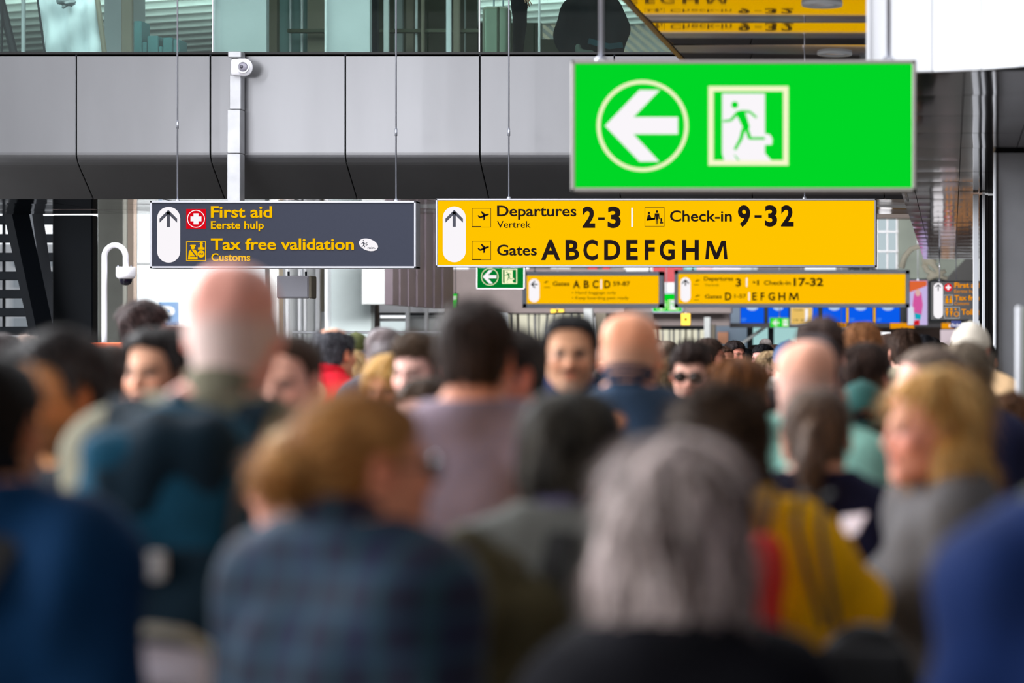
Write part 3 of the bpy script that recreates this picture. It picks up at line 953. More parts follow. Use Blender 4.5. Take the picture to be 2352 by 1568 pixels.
for (a, b, m, D) in ((278, 304, M_TAUPE, 31.0), (487, 492, M_WHITE, 30.3), (664, 668, M_WHITE, 31.4), (690, 695, M_WHITE, 31.4), (745, 750, M_WHITE, 29.9), (880, 893, M_LGREY, 30.2), (932, 950, M_TAUPE, 32), (953, 958, M_WHITE, 31.2),
                     (905, 925, M_LGREY, 33), (1024, 1036, M_TEAL, 30.2), (966, 974, M_TAUPE, 31), (1040, 1056, M_TAUPE, 31), (1066, 1069, M_LGREY, 33), (0, 4, M_DARK, 29.5), (48, 56, M_TEAL, 31), (1236, 1240, M_WHITE, 30)):
    MB().rbox(*pxbox(a, -160, b, 125, D, .05), .01).build('mullion', m, uw)
MB().tube([W(-8, -40, 29.6), W(36, 140, 29.6)], .05, 8).build('brace', M_DARK, uw)
# a ribbed far screen whose slats slope
sl = sroot('wall_slats')
for i in range(30):
    x0 = 1040 + i * 24
    a, b = W(x0 - 160, -90, 40), W(x0 + 90, 122, 40)
    d = .045
    MB().add([(a.x - d, 40, a.z), (a.x + d, 40, a.z), (b.x + d, 40, b.z), (b.x - d, 40, b.z), (a.x - d, 40.1, a.z), (a.x + d, 40.1, a.z), (b.x + d, 40.1, b.z), (b.x - d, 40.1, b.z)],
             [(0, 3, 2, 1), (4, 5, 6, 7), (0, 1, 5, 4), (1, 2, 6, 5), (2, 3, 7, 6), (3, 0, 4, 7)]).build('slat', M_TAUPE, sl)
MB().box((-10.5, 40.2, 4.7), (4, 40.4, 9)).build('backing', M_LGREY, sl)
for i in range(16):
    z = 4.72 + i * .085
    a = W(300, 0, 44).x; b = W(500, 0, 44).x
    MB().add([(a, 44, z), (b, 44, z - .35), (b, 44, z - .33), (a, 44, z + .02), (a, 44.1, z), (b, 44.1, z - .35), (b, 44.1, z - .33), (a, 44.1, z + .02)],
             [(0, 1, 2, 3), (7, 6, 5, 4), (0, 4, 5, 1), (3, 2, 6, 7)]).build('slat', M_LGREY, sl)

# stacked teal boxes behind the glass
for k, (a, t, b) in enumerate(((307, 48, 325.5), (326.5, 96, 337), (338, 82, 363), (364, 106, 372.5), (373.5, 86, 396), (397, 90, 411))):
    bx_ = pxbox(a, t, b, 114.5, 28.2, .3); o = MB().rbox((bx_[0][0], bx_[0][1], z_top), bx_[1], .01).build('crate', mat('dark_teal_plastic', (48, 98, 102), .5, 0, .1, 8))
    tag(o, ['tallest teal crate behind the glass, leftmost of the row', 'low teal crate just right of the tallest one', 'square-topped teal crate in the middle of the row behind glass',
            'lowest narrow teal crate between two taller ones', 'teal crate right of the lowest narrow one', 'rightmost teal crate of the row, beside the hanging rod'][k], 'crate', 'teal crates behind the glass balustrade')
# draped white sheet / banner
sh = MB(); v = []; f = []
A, B_ = W(78, -60, 27.2), W(103, 122, 27.2); Cc, Dd = W(216, -60, 27.2), W(240, 122, 27.2)
nx, nz = 26, 20
for j in range(nz + 1):
    for i in range(nx + 1):
        t = j / nz; u = i / nx
        l = A.lerp(B_, t); r = Cc.lerp(Dd, t); p = l.lerp(r, u)
        v.append((p.x, p.y + .03 * math.sin(u * 19 + 2 * t) + .02 * math.sin(t * 11 + u * 7), p.z))
n = len(v)
v += [(p[0], p[1] + .006, p[2]) for p in v]
for j in range(nz):
    for i in range(nx):
        a = j * (nx + 1) + i; f += [(a, a + nx + 1, a + nx + 2, a + 1), (a + n, a + 1 + n, a + nx + 2 + n, a + nx + 1 + n)]
for i in range(nx): f += [(i, i + 1, i + 1 + n, i + n)]
sheet = empty('banner', (0, 0, 0)); tag(sheet, 'slanted white plastic sheet hanging behind the upper glass', 'banner')
MB().add(v, f).build('sheet', mat('white_plastic_sheet', (205, 214, 222), .4, 0, .06, 5), sheet, smooth=True)
MB().tube([tuple(A), tuple(B_)], .012, 8).build('pole', M_DARK, sheet)
MB().tube([tuple(Cc), tuple(Dd)], .03, 8).build('pole', M_TAUPE, sheet)
cr = RS
gl = blob('crumpled_film', [C(W(140, 2, 27.1), W(168, 6, 27.1), .05, .03, k=.02), C(W(150, 4, 27.1), W(146, 26, 27.1), .03, .008, k=.02), C(W(162, 4, 27.1), W(166, 18, 27.1), .02, .006, k=.02)], .01, mat('grey_film', (120, 128, 134), .3), sheet, wob=(.01, 90, 4))

# wayfinding bits ------------------------------------------------------------------
texts = []


def text(parent, s, px, D, y_base, cap, m, x1=None, bold=0.0, yo=-.012, rot=0.0, name='lettering', flip=False, root=None, align=None):
    cu = bpy.data.curves.new(name, 'FONT'); cu.body = s; cu.size = 1.0; cu.offset = bold; cu.extrude = .004
    cu.resolution_u = 4
    cu.materials.append(m)
    o = bpy.data.objects.new(name, cu); COL.objects.link(o)
    p = W(px, y_base, D); r = parent.location if parent is not None else Vector()
    o.parent = parent
    o.location = (p.x - r.x, yo, p.z - r.z)
    o.rotation_euler = (math.radians(90), rot, 0)
    texts.append((o, cap * D / F, (x1 - px) * D / F if x1 else None))
    return o


class Sign:
    """a lightbox hanging at distance D; shapes are given on its face"""
    def __init__(s, name, box, D, depth, frame, m_frame, m_face, label, cat='sign', lip=.012, group=None):
        s.D = D; x0, y0, x1, y1 = box
        c = W((x0 + x1) / 2, (y0 + y1) / 2, D); s.o = empty(name, c); tag(s.o, label, cat, group)
        s.c = c
        a, b = s.p(x0, y1), s.p(x1, y0); fr = frame * D / F
        mb = MB()
        X0, Z0, X1, Z1 = a[0], a[1], b[0], b[1]
        y_ = -lip
        mb.rbox((X0, y_, Z0), (X1, depth, Z0 + fr), .004).rbox((X0, y_, Z1 - fr), (X1, depth, Z1), .004)
        mb.rbox((X0, y_, Z0), (X0 + fr, depth, Z1), .004).rbox((X1 - fr, y_, Z0), (X1, depth, Z1), .004)
        mb.build('frame', m_frame, s.o)
        MB().box((X0 + fr * .5, depth - .01, Z0 + fr * .5), (X1 - fr * .5, depth - .004, Z1 - fr * .5)).build('back_panel', m_frame, s.o)
        MB().box((X0 + fr * .9, 0, Z0 + fr * .9), (X1 - fr * .9, .006, Z1 - fr * .9)).build('face', m_face, s.o)
        s.depth = depth; s.Z1 = Z1; s.Z0 = Z0

    def p(s, x, y):
        q = W(x, y, s.D); return (q.x - s.c.x, q.z - s.c.z)

    def poly(s, pts, m, name='pictogram', y0=-.004):
        MB().prism([s.p(*q) for q in pts], y0, 0.0).build(name, m, s.o)

    def multi(s, polys, m, name='pictogram', y0=-.004):
        mb = MB()
        for pts in polys: mb.prism([s.p(*q) for q in pts], y0, 0.0)
        o = mb.build(name, m, s.o)
        if name in ('pictogram', 'lettering'): o['kind'] = 'stuff'
        return o

    def ring(s, cx, cy, r0, r1, m, name='pictogram', y0=-.004, ex=1.0):
        c = s.p(cx, cy); k = s.D / F
        return MB().ring(c[0], c[1], r0 * k, r1 * k, y0, 0, ex=ex).build(name, m, s.o)

    def disc(s, cx, cy, r, m, name='pictogram', y0=-.004, ry=None, rot=0, n=32):
        pts = []
        for i in range(n):
            a = 2 * math.pi * i / n; x, y = r * math.cos(a), (ry or r) * math.sin(a)
            pts.append((cx + x * math.cos(rot) - y * math.sin(rot), cy + x * math.sin(rot) + y * math.cos(rot)))
        s.poly(pts, m, name, y0)

    def text(s, t, x0, x1, base, cap, m, bold=.0, yo=-.005):
        return text(s.o, t, x0, s.D, base, cap, m, x1, bold, yo)

    def pill(s, x0, y0, x1, y1, m):
        r = (x1 - x0) / 2; cx = (x0 + x1) / 2
        pts = [(cx + r * math.cos(a), y0 + r - r * math.sin(a)) for a in [math.pi * i / 16 for i in range(17)]]
        pts += [(cx - r * math.cos(a), y1 - r + r * math.sin(a)) for a in [math.pi * i / 16 for i in range(17)]]
        s.poly(pts, m, 'arrow_panel', -.003)

    def arrow_up(s, cx, y0, y1, hw, t, m, ang=0):
        """shaft with an open chevron head; ang 90 points left"""
        def R(pts):
            mx, my = cx, (y0 + y1) / 2; ca, sa = math.cos(math.radians(ang)), math.sin(math.radians(ang))
            return [(mx + (x - mx) * ca + (y - my) * sa, my - (x - mx) * sa + (y - my) * ca) for x, y in pts]
        polys = [R([(cx - t / 2, y0 + t * .6), (cx + t / 2, y0 + t * .6), (cx + t / 2, y1), (cx - t / 2, y1)]),
                 R([(cx, y0), (cx + hw, y0 + hw), (cx + hw, y0 + hw + t * 1.3), (cx, y0 + t * 1.35)]),
                 R([(cx, y0), (cx, y0 + t * 1.35), (cx - hw, y0 + hw + t * 1.3), (cx - hw, y0 + hw)])]
        s.multi(polys, m, 'arrow', -.007)

    def frame_icon(s, x0, y0, x1, y1, t, m):
        s.multi([[(x0, y0), (x1, y0), (x1, y0 + t), (x0, y0 + t)], [(x0, y1 - t), (x1, y1 - t), (x1, y1), (x0, y1)],
                 [(x0, y0), (x0 + t, y0), (x0 + t, y1), (x0, y1)], [(x1 - t, y0), (x1, y0), (x1, y1), (x1 - t, y1)]], m, 'pictogram_border', -.004)

    def rod(s, px, top_z=9.0, r=.008, coupler=None, m=None):
        x, _ = s.p(px, 0)
        MB().tube([(x, s.depth * .5, s.Z1 - .005), (x, s.depth * .5, top_z - s.c.z)], r, 10).build('rod', m or M_ROD, s.o, smooth=True)
        MB().lathe([(0.0, 0), (r * 3, 0), (r * 3, .012), (r * 1.8, .03), (0, .03)], 14, (x, s.depth * .5, s.Z1 - .004)).build('rod_foot', m or M_ROD, s.o, smooth=True)
        if coupler:
            z = W(0, coupler, s.D).z - s.c.z
            MB().tube([(x, s.depth * .5, z - .045), (x, s.depth * .5, z + .03)], r * 1.6, 10).build('coupler', M_ROD, s.o, smooth=True)


def plane_icon(s, x0, y0, k, m):
    """small climbing aeroplane, 44 units wide box at k scale"""
    P = lambda pts: [(x0 + x * k, y0 + y * k) for x, y in pts]
    s.multi([P([(13, 17), (15, 16), (19, 19), (34, 13), (38, 12.5), (39.5, 14), (38, 16), (20, 23), (16, 22)]),
             P([(20, 8), (23, 7), (31, 14), (26, 17)]), P([(26, 16), (31, 14.5), (29, 27), (26.5, 28)]),
             P([(0, 41.5), (21, 41.5), (21, 44), (0, 44)])], m, 'pictogram')


def runner(s, X, Y, k, m_green, m_white):
    """exit pictogram: doorway with a running figure; unit = pixels of the large sign scaled by k"""
    P = lambda pts: [(X + (x - 1627) * k, Y + (y - 198) * k) for x, y in pts]
    x0, y0, x1, y1, t = X, Y, X + 184 * k, Y + 182 * k, 12 * k
    s.multi([[(x0, y0), (x1, y0), (x1, y0 + t), (x0, y0 + t)], [(x0, y1 - t), (x1, y1 - t), (x1, y1), (x0, y1)],
             [(x0, y0), (x0 + t, y0), (x0 + t, y1), (x0, y1)], [(x1 - t, y0), (x1, y0), (x1, y1), (x1 - t, y1)]], M_CREAM, 'pictogram_border', -.004)
    s.poly(P([(1659, 215), (1757, 215), (1757, 307), (1768, 309), (1774, 318), (1773, 332), (1757, 333), (1757, 352), (1774, 371), (1664, 371), (1659, 352)]), m_white, 'pictogram', -.004)
    fig = [P([(1688 + 8 * math.cos(a), 241 + 8 * math.sin(a)) for a in [i * math.pi / 8 for i in range(16)]]),
           P([(1692, 256), (1704, 253), (1712, 258), (1722, 290), (1720, 298), (1708, 297), (1700, 280), (1694, 268)]),
           P([(1703, 253), (1722, 254), (1728, 258), (1740, 269), (1736, 272), (1722, 260), (1706, 259)]),
           P([(1692, 256), (1698, 262), (1680, 279), (1661, 281), (1661, 276), (1677, 274)]),
           P([(1710, 294), (1720, 297), (1726, 315), (1757, 315), (1757, 321), (1722, 321), (1718, 318)]),
           P([(1704, 294), (1713, 296), (1706, 320), (1691, 345), (1685, 343), (1698, 318)]),
           P([(1685, 354), (1690, 357), (1699, 368), (1694, 368)])]
    s.multi(fig, m_green, 'running_figure', -.007)


def exit_arrow(s, cx, cy, k, m=None):
    m = m or M_WHT
    s.ring(cx, cy, 97 * k, 105 * k, M_CREAM, 'arrow_ring')
    P = lambda pts: [(cx + (x - 1476) * k, cy + (y - 289) * k) for x, y in pts]
    s.poly(P([(1390, 289), (1469, 207), (1515, 207), (1455, 269), (1557, 269), (1557, 308), (1455, 308), (1514, 371), (1469, 371)]), m, 'arrow', -.005)


# green emergency exit lightbox, nearest of the hanging signs
M_FR_G = mat('exit_sign_frame', (150, 146, 142), .45, .4, .04, 3)
g1 = Sign('exit_sign', (1312, 138, 2104, 440), 12.3, .16, 9, M_FR_G, M_GRN, 'large green emergency exit lightbox hanging in front of the yellow sign')
exit_arrow(g1, 1476, 289, 1.0); runner(g1, 1627, 198, 1.0, M_GRN, M_WHT)
g1.rod(1376, 4.06 if False else 8.0, .012); g1.rod(2040, 8.0, .012)

# slate sign
s1 = Sign('direction_sign', (345, 461, 956, 616), 24.2, .18, 5, M_FRAME, M_SLATE, 'dark grey hanging sign reading First aid and Tax free validation')
s1.pill(361, 475, 414, 603, M_WHT); s1.arrow_up(387, 482, 522, 20, 7, M_NINK)
s1.poly([(428, 480), (473, 480), (473, 525), (428, 525)], M_RED, 'pictogram')
s1.ring(450.5, 502.5, 18.6, 20.4, M_WHT, y0=-.006)
s1.multi([[(445, 490), (456, 490), (456, 515), (445, 515)], [(438, 497), (463, 497), (463, 508), (438, 508)]], M_WHT, 'pictogram', -.006)
s1.text('First aid', 485, 625, 499, 25, M_YINK, .016); s1.text('Eerste hulp', 485, 606, 525, 17, M_YINK, .012)
s1.text('Tax free validation', 485, 813, 573, 25, M_YINK, .016); s1.text('Customs', 486, 575, 599, 17, M_YINK, .012)
s1.frame_icon(428, 554, 473, 599, 1.6, M_YINK)
s1.multi([[(432, 596), (434, 578), (438, 573), (448, 573), (453, 578), (454, 596)]], M_YINK, 'pictogram')
s1.disc(443, 568, 4.6, M_YINK, n=16)
s1.multi([[(436, 565), (438, 562), (449, 562), (450, 565)]], M_YINK, 'pictogram')
s1.multi([[(438, 574), (440, 573), (452, 588), (450, 590)], [(437, 588), (452, 588), (452, 589.4), (437, 589.4)]], M_SLATE, 'pictogram', -.006)
s1.multi([[(455, 568), (470, 568), (470, 573), (455, 573)], [(460, 560), (465, 560), (466, 568), (459, 568)]], M_YINK, 'pictogram')
s1.disc(462.5, 559, 3.6, M_YINK, n=14); s1.disc(462, 583, 8.2, M_YINK, n=24)
s1.text('VAT', 456.5, 467.5, 585, 4.2, M_SLATE, .0, -.007)
s1.disc(846.5, 562, 22.5, M_WHT, ry=13.5, rot=.32, y0=-.004)
s1.multi([[(833, 556), (836, 555), (838, 562), (835, 563)], [(835, 562), (837, 562), (839, 567), (837.5, 568)], [(835, 562), (836.5, 563), (831.5, 568), (830.5, 567)], [(833, 557), (834, 558), (830, 561), (829.4, 560)], [(836, 556), (840, 560), (839.4, 561), (836, 558)]], M_NINK, 'walking_figure', -.006)
s1.disc(835, 552.5, 1.6, M_NINK, n=10, y0=-.006)
s1.text('5', 840, 844.5, 563.5, 6.2, M_NINK, .02, -.007); s1.text('min.', 845, 863, 571.5, 5.2, M_NINK, .01, -.007)
s1.rod(401, 9.0, .008, 283); s1.rod(905, 9.0, .008, 300)

# large yellow sign
y1 = Sign('direction_sign', (1001, 456, 2013, 613), 24.2, .18, 4.5, M_FRAME, M_YEL, 'wide backlit yellow sign reading Departures 2-3, Check-in 9-32, Gates')
y1.pill(1017, 474, 1070, 602, M_WHT); y1.arrow_up(1043.5, 482, 521, 20, 7, M_NINK)
for yy in (478, 553):
    y1.frame_icon(1084, yy, 1128, yy + 44, .9, M_INK); plane_icon(y1, 1084, yy, 1.0, M_INK)
y1.text('Departures', 1142, 1324, 496, 23.5, M_INK, .014); y1.text('Vertrek', 1142, 1219, 523, 15.5, M_INK, 0)
y1.text('Gates', 1142, 1233, 586, 23.5, M_INK, .014)
for ch, a, b in (('2', 1338, 1367), ('3', 1396, 1426)): y1.text(ch, a, b, 521, 44, M_INK, .035)
y1.poly([(1374, 499), (1389, 499), (1389, 505), (1374, 505)], M_INK, 'dash')
y1.poly([(1450, 477), (1454.5, 477), (1454.5, 521), (1450, 521)], M_WHT, 'divider')
y1.frame_icon(1481, 476, 1526, 520, .9, M_INK)
y1.multi([[(1486, 503), (1488, 493), (1493, 493), (1496, 500), (1505, 501), (1505, 503.5), (1485, 505)], [(1485, 503), (1505, 500), (1505, 504), (1485, 507)],
          [(1504, 490), (1514, 490), (1515, 503), (1513, 503), (1512, 494), (1512, 515), (1509.6, 515), (1509.4, 504), (1508.6, 504), (1508.4, 515), (1506, 515), (1506, 494), (1505, 503), (1503, 503)],
          [(1515, 510), (1523, 510), (1523, 513), (1515, 513)], [(1517, 501), (1521, 501), (1521, 509), (1517, 509)]], M_INK, 'pictogram')
y1.disc(1490.5, 489, 2.8, M_INK, n=12); y1.disc(1509, 486, 3, M_INK, n=12)
y1.text('Check-in', 1539, 1681, 508, 24, M_INK, .014)
for ch, a, b in (('9', 1695, 1723), ('3', 1757, 1785), ('2', 1794, 1823)): y1.text(ch, a, b, 518, 44, M_INK, .035)
y1.poly([(1733, 494), (1750, 494), (1750, 500), (1733, 500)], M_INK, 'dash')
for ch, a, b in (('A', 1243, 1287), ('B', 1299, 1330), ('C', 1340, 1373), ('D', 1388, 1425), ('E', 1439, 1465), ('F', 1481, 1504), ('G', 1515, 1550), ('H', 1567, 1605)):
    y1.text(ch, a, b, 595.5, 43, M_INK, .03)
y1.poly([(1620, 595.5), (1624, 552.5), (1634, 552.5), (1645.5, 581), (1657, 552.5), (1667, 552.5), (1671, 595.5), (1663.5, 595.5), (1661, 565), (1649.5, 595.5), (1641.5, 595.5), (1630, 565), (1627.5, 595.5)], M_INK, 'lettering')
y1.rod(1165, 9.0, .008, 300); y1.rod(1847, 4.06, .008)

# second row of signs
M_BIGFR = M_FRAME2
y2 = Sign('direction_sign', (1200, 623, 1523, 707), 53, .3, 10, M_BIGFR, M_YEL2, 'small yellow hanging sign reading Gates A B C D 59-87, arrow left')
y2.pill(1215, 640, 1239, 694, M_WHT); y2.arrow_up(1227, 645, 661, 8, 3, M_NINK, 90)
y2.text('Gates', 1270, 1308, 656, 9.5, M_INK, .02)
for ch, a, b in (('A', 1316, 1332), ('B', 1341, 1353), ('C', 1361, 1375), ('D', 1388, 1402)): y2.text(ch, a, b, 661, 16.5, M_INK, .03)
y2.poly([(1379, 642), (1382.5, 642), (1382.5, 663), (1379, 663)], M_WHT, 'divider')
y2.text('59-87', 1408, 1447, 656, 9.5, M_INK, .02)
y2.text('• Hand baggage only', 1314, 1415, 675, 6.5, M_INK, .0); y2.text('• Keep boarding pass ready', 1314, 1444, 687, 6.5, M_INK, .0)
y2.multi([[(1250, 648), (1258, 645), (1259, 647), (1251, 650)], [(1253, 644), (1256, 648), (1254, 650)], [(1250, 659), (1263, 659), (1263, 660.5), (1250, 660.5)]], M_INK)
y2.rod(1226, 5.6, .012); y2.rod(1490, 5.6, .012)
y3 = Sign('direction_sign', (1549, 620, 2089, 706), 53.6, .3, 9, M_BIGFR, M_YEL2, 'long yellow hanging sign reading Departures 3, Check-in 17-32, Gates D E F G H M')
y3.pill(1563, 637, 1586, 693, M_WHT); y3.arrow_up(1574.5, 641, 656, 8, 3, M_NINK)
y3.text('Departures', 1617, 1684, 644, 8.5, M_INK, .02); y3.text('Vertrek', 1619, 1652, 657, 6, M_INK, -.004); y3.text('Gates', 1619, 1658, 685, 8.5, M_INK, .02)
y3.text('3', 1690, 1702, 657, 17, M_INK, .03); y3.text('17-32', 1823, 1891, 656, 17, M_INK, .03)
y3.text('Check-in', 1755, 1816, 654, 9.5, M_INK, .02)
y3.multi([[(1730, 645), (1736, 648), (1736, 650), (1729, 650)], [(1739, 643), (1743, 643), (1743, 655), (1739, 655)]], M_INK)
for ch, a, b in (('D', 1665, 1680), ('E', 1728, 1738), ('F', 1747, 1756), ('G', 1765, 1780), ('H', 1788, 1804)): y3.text(ch, a, b, 689, 17, M_INK, .03)
y3.poly([(1812, 689), (1814, 672), (1818, 672), (1823.5, 683), (1829, 672), (1833, 672), (1835, 689), (1831.5, 689), (1830.5, 677.5), (1825, 689), (1822, 689), (1816.5, 677.5), (1815.5, 689)], M_INK, 'lettering')
y3.text('1-57', 1687, 1714, 684, 8.5, M_INK, .02)
y3.poly([(1713.5, 638), (1717, 638), (1717, 658), (1713.5, 658)], M_WHT, 'divider'); y3.poly([(1719, 671), (1722, 671), (1722, 690), (1719, 690)], M_WHT, 'divider')
for yy in (640, 675):
    y3.multi([[(1597, yy + 5), (1607, yy + 2), (1607, yy + 4), (1598, yy + 7)], [(1600, yy), (1604, yy + 4), (1602, yy + 6)], [(1594, yy + 13), (1605, yy + 13), (1605, yy + 14.5), (1594, yy + 14.5)]], M_INK)
y3.rod(1956, 5.6, .012); y3.rod(2000, 5.6, .012); y3.rod(1590, 5.6, .012)
g2 = Sign('exit_sign', (1094, 612, 1205, 664), 36, .12, 2.5, M_FRAME, M_GRN2, 'small dark green exit sign under the left end of the yellow sign')
exit_arrow(g2, 1125, 635.5, .19); runner(g2, 1153, 617, .19, M_GRN2, M_CREAM)
g2.rod(1110, 5.62, .01); g2.rod(1190, 5.62, .01)
g3 = Sign('exit_sign', (1497, 672, 1569, 718), 62, .15, 3, M_FRAME2, M_GRN, 'bright green exit sign between the two smaller yellow signs')
exit_arrow(g3, 1518, 700, .13); runner(g3, 1535, 688, .13, M_GRN, M_WHT)
g3.rod(1530, 5.6, .012)
g4 = Sign('exit_sign', (1586, 694, 1649, 729), 74, .15, 2.5, M_FRAME2, M_GRN, 'bright green exit sign hanging under the long yellow sign')
exit_arrow(g4, 1602, 713, .105); runner(g4, 1620, 703, .105, M_GRN, M_WHT)
g4.rod(1615, 5.6, .012)
g5 = Sign('exit_sign', (1768, 729, 1812, 752), 67, .15, 1, M_FRAME2, M_GRN, 'tiny green exit sign below the blue screens')
exit_arrow(g5, 1782, 741, .08); runner(g5, 1797, 733, .085, M_GRN, M_WHT)
g5.rod(1790, 5.6, .012)
g6 = Sign('exit_sign', (1032, 674, 1051, 710), 50, .12, 1, M_FRAME2, M_GRN, 'narrow green exit sign seen edge-on behind the dark-haired man')
runner(g6, 1040, 680, .05, M_GRN, M_WHT); g6.rod(1045, 5.6, .01)
# first aid / toilets board at the right
t1 = Sign('information_sign', (2136, 645, 2262, 736), 40, .2, 2.5, M_DARK, mat('near_black_face', (34, 34, 40), .5), 'dark sign listing first aid, tax free and toilets beside pillar')
t1.pill(2144, 649, 2166, 731, M_WHT); t1.arrow_up(2155, 652, 668, 6, 2.4, M_NINK)
M_ORG = mat('sign_orange_print', (255, 160, 0), emit=.85)
t1.disc(2178, 660, 9.5, M_RED, n=24)
t1.multi([[(2176, 654), (2180, 654), (2180, 666), (2176, 666)], [(2172, 658), (2184, 658), (2184, 662), (2172, 662)]], M_WHT, 'pictogram', -.006)
t1.text('First aid', 2192, 2252, 660, 11, M_ORG, .03); t1.text('Eerste hulp', 2192, 2246, 672, 7, M_ORG, .0)
t1.text('Tax free', 2192, 2252, 689, 11, M_ORG, .03); t1.text('Customs', 2192, 2226, 700, 7, M_ORG, .0); t1.text('Toilets', 2208, 2256, 722, 12, M_ORG, .03)
for cx in (2175, 2184):
    t1.multi([[(cx - 3.5, 696), (cx - 3, 685), (cx + 3, 685), (cx + 3.5, 696)]], M_ORG); t1.disc(cx, 682, 2.4, M_ORG, n=10)
for cx in (2175, 2185):
    t1.multi([[(cx - 3.5, 714), (cx, 728), (cx + 3.5, 714)]], M_ORG); t1.disc(cx, 710, 3, M_ORG, n=10)
t1.ring(2197, 721, 4, 6, M_ORG); t1.disc(2195, 710, 2.2, M_ORG, n=10); t1.frame_icon(2169, 705, 2204, 731, .7, M_LGREY)
t1.frame_icon(2169, 677, 2188, 700, .7, M_LGREY)
t1.rod(2158, 3.24, .01)

# soffit of mirrored bronze panels over the yellow sign
sf = sroot('ceiling_soffit')
zs, xa, xb = 4.06, -2.16, -.50


def mirror_panel(parent, x0, x1, y0, y1, z, sag, m, twist=0, nseg=10, name='ceiling_panel', pil=True):
    v = []; f = []; g = .003; nx_ = 4
    for j in range(nseg + 1):
        for i in range(nx_ + 1):
            t = j / nseg; u = i / nx_
            dz = sag * (math.sin(math.pi * t) if pil else (t - .5)) + twist * (u - .5) * (t - .5)
            v.append((x0 + g + (x1 - x0 - 2 * g) * u, y0 + g + (y1 - y0 - 2 * g) * t, z - dz))
    for j in range(nseg):
        for i in range(nx_):
            a = j * (nx_ + 1) + i; f.append((a, a + nx_ + 1, a + nx_ + 2, a + 1))
    k = nx_ + 1; o = MB().add(v, f).build(name, m, parent, smooth=True)
    edge = [i for i in range(k)] + [j * k + nx_ for j in range(1, nseg + 1)] + [nseg * k + i for i in range(nx_ - 1, -1, -1)] + [j * k for j in range(nseg - 1, 0, -1)]
    me = o.data; ev = [v[i] for i in edge]; n = len(ev)
    # folded rim with its own vertices so the face stays flat-shaded at its border
    bm = bmesh.new(); bm.from_mesh(me)
    lo_ = [bm.verts.new(p) for p in ev]; up_ = [bm.verts.new((p[0], p[1], z + .03)) for p in ev]
    for i in range(n):
        fc = bm.faces.new((lo_[i], lo_[(i + 1) % n], up_[(i + 1) % n], up_[i])); fc.material_index = 1; fc.smooth = False
    fc = bm.faces.new(up_); fc.material_index = 1; fc.smooth = False
    bm.to_mesh(me); bm.free(); me.materials.append(M_BLACK)
    return o


yy = 12.3
while yy < 24.9:
    y2_ = min(yy + 1.29, 24.98)
    mirror_panel(sf, xa, xb, yy, y2_, zs, .007, M_MIRROR2, RS.uniform(-.02, .02))
    yy = y2_
MB().box((xa - .02, 12, zs + .032), (xb, 24.98, zs + .12)).build('backing', M_DARK, sf)
MB().rbox((xa - .05, 12, zs - .02), (xa - .005, 24.98, zs + .14), .008).build('edge_trim', mat('bronze_trim', (96, 78, 66), .35, .8), sf)
for px_, py_ in ((1888, 6), (1917, 120)):
    D_ = (zs - EYE) * F / (CY - py_); X_ = (px_ - CX) * D_ / F
    dl = empty('downlight', (X_, D_, zs)); tag(dl, 'round recessed downlight in the mirrored soffit, %s one' % ('nearer' if py_ < 50 else 'farther, just above the exit sign'), 'lamp', 'downlights in the mirrored soffit')
    MB().lathe([(.0, -.012), (.09, -.012), (.095, -.02), (.135, -.024), (.14, -.018), (.14, .02)], 28).build('rim', M_LGREY, dl, smooth=True)
    MB().lathe([(.0, -.0135), (.088, -.0135), (.088, -.010)], 28).build('lens', mat('frosted_lens', (225, 225, 228), .4), dl, smooth=True)

# white bulkhead, top right
wb = sroot('wall_bulkhead')
zl = 3.20
bx = [(-.44, 12.95), (-.10, 12.9), (.16, 12.8), (.36, 12.65), (.70, 12.4), (1.3, 12.0), (2.2, 11.5)]
for (x0_, y0_), (x1_, y1_) in zip(bx[:-1], bx[1:]):
    d = Vector((x1_ - x0_, y1_ - y0_)).normalized() * .003
    MB().prism([(0, 0)] * 0 + [(x0_ + d.x, zl), (x1_ - d.x, zl), (x1_ - d.x, 7.5), (x0_ + d.x, 7.5)], 0, .04)
    p = [(x0_ + d.x, y0_ + d.y), (x1_ - d.x, y1_ - d.y)]
    n_ = Vector((-(p[1][1] - p[0][1]), p[1][0] - p[0][0])).normalized() * .03
    v = [(p[0][0], p[0][1], zl), (p[1][0], p[1][1], zl), (p[1][0] + n_.x, p[1][1] + n_.y, zl), (p[0][0] + n_.x, p[0][1] + n_.y, zl)]
    v += [(a, b, 7.5) for a, b, c in v]
    MB().add(v, [(0, 3, 2, 1), (4, 5, 6, 7), (0, 1, 5, 4), (1, 2, 6, 5), (2, 3, 7, 6), (3, 0, 4, 7)]).build('wall_panel', M_WHITE, wb)
MB().box((-.455, 12.93, zl + .0), (-.435, 24.9, 7.5)).build('wall_panel', M_WHITE, wb)

# low mirrored ceiling on the right
lc = sroot('ceiling_low')
cols = [-.49, -.35, .07, .49, .91, 1.33, 1.75]
for a, b in zip(cols[3:-1], cols[4:]): mirror_panel(lc, a, b, 11.67, 12.95, 3.21, .001, M_MIRROR, 0, 8)
yy = 12.96
while yy < 41.5:
    for a, b in zip(cols[:-1], cols[1:]):
        mirror_panel(lc, a, b, yy, yy + 1.29, 3.21 + RS.uniform(-.001, .001), .0015 + RS.uniform(-.0008, .001), M_MIRROR, RS.uniform(-.006, .006), 8)
    yy += 1.29
MB().box((-.49, 12.95, 3.245), (1.8, 41.9, 3.30)).build('backing', M_BLACK, lc)

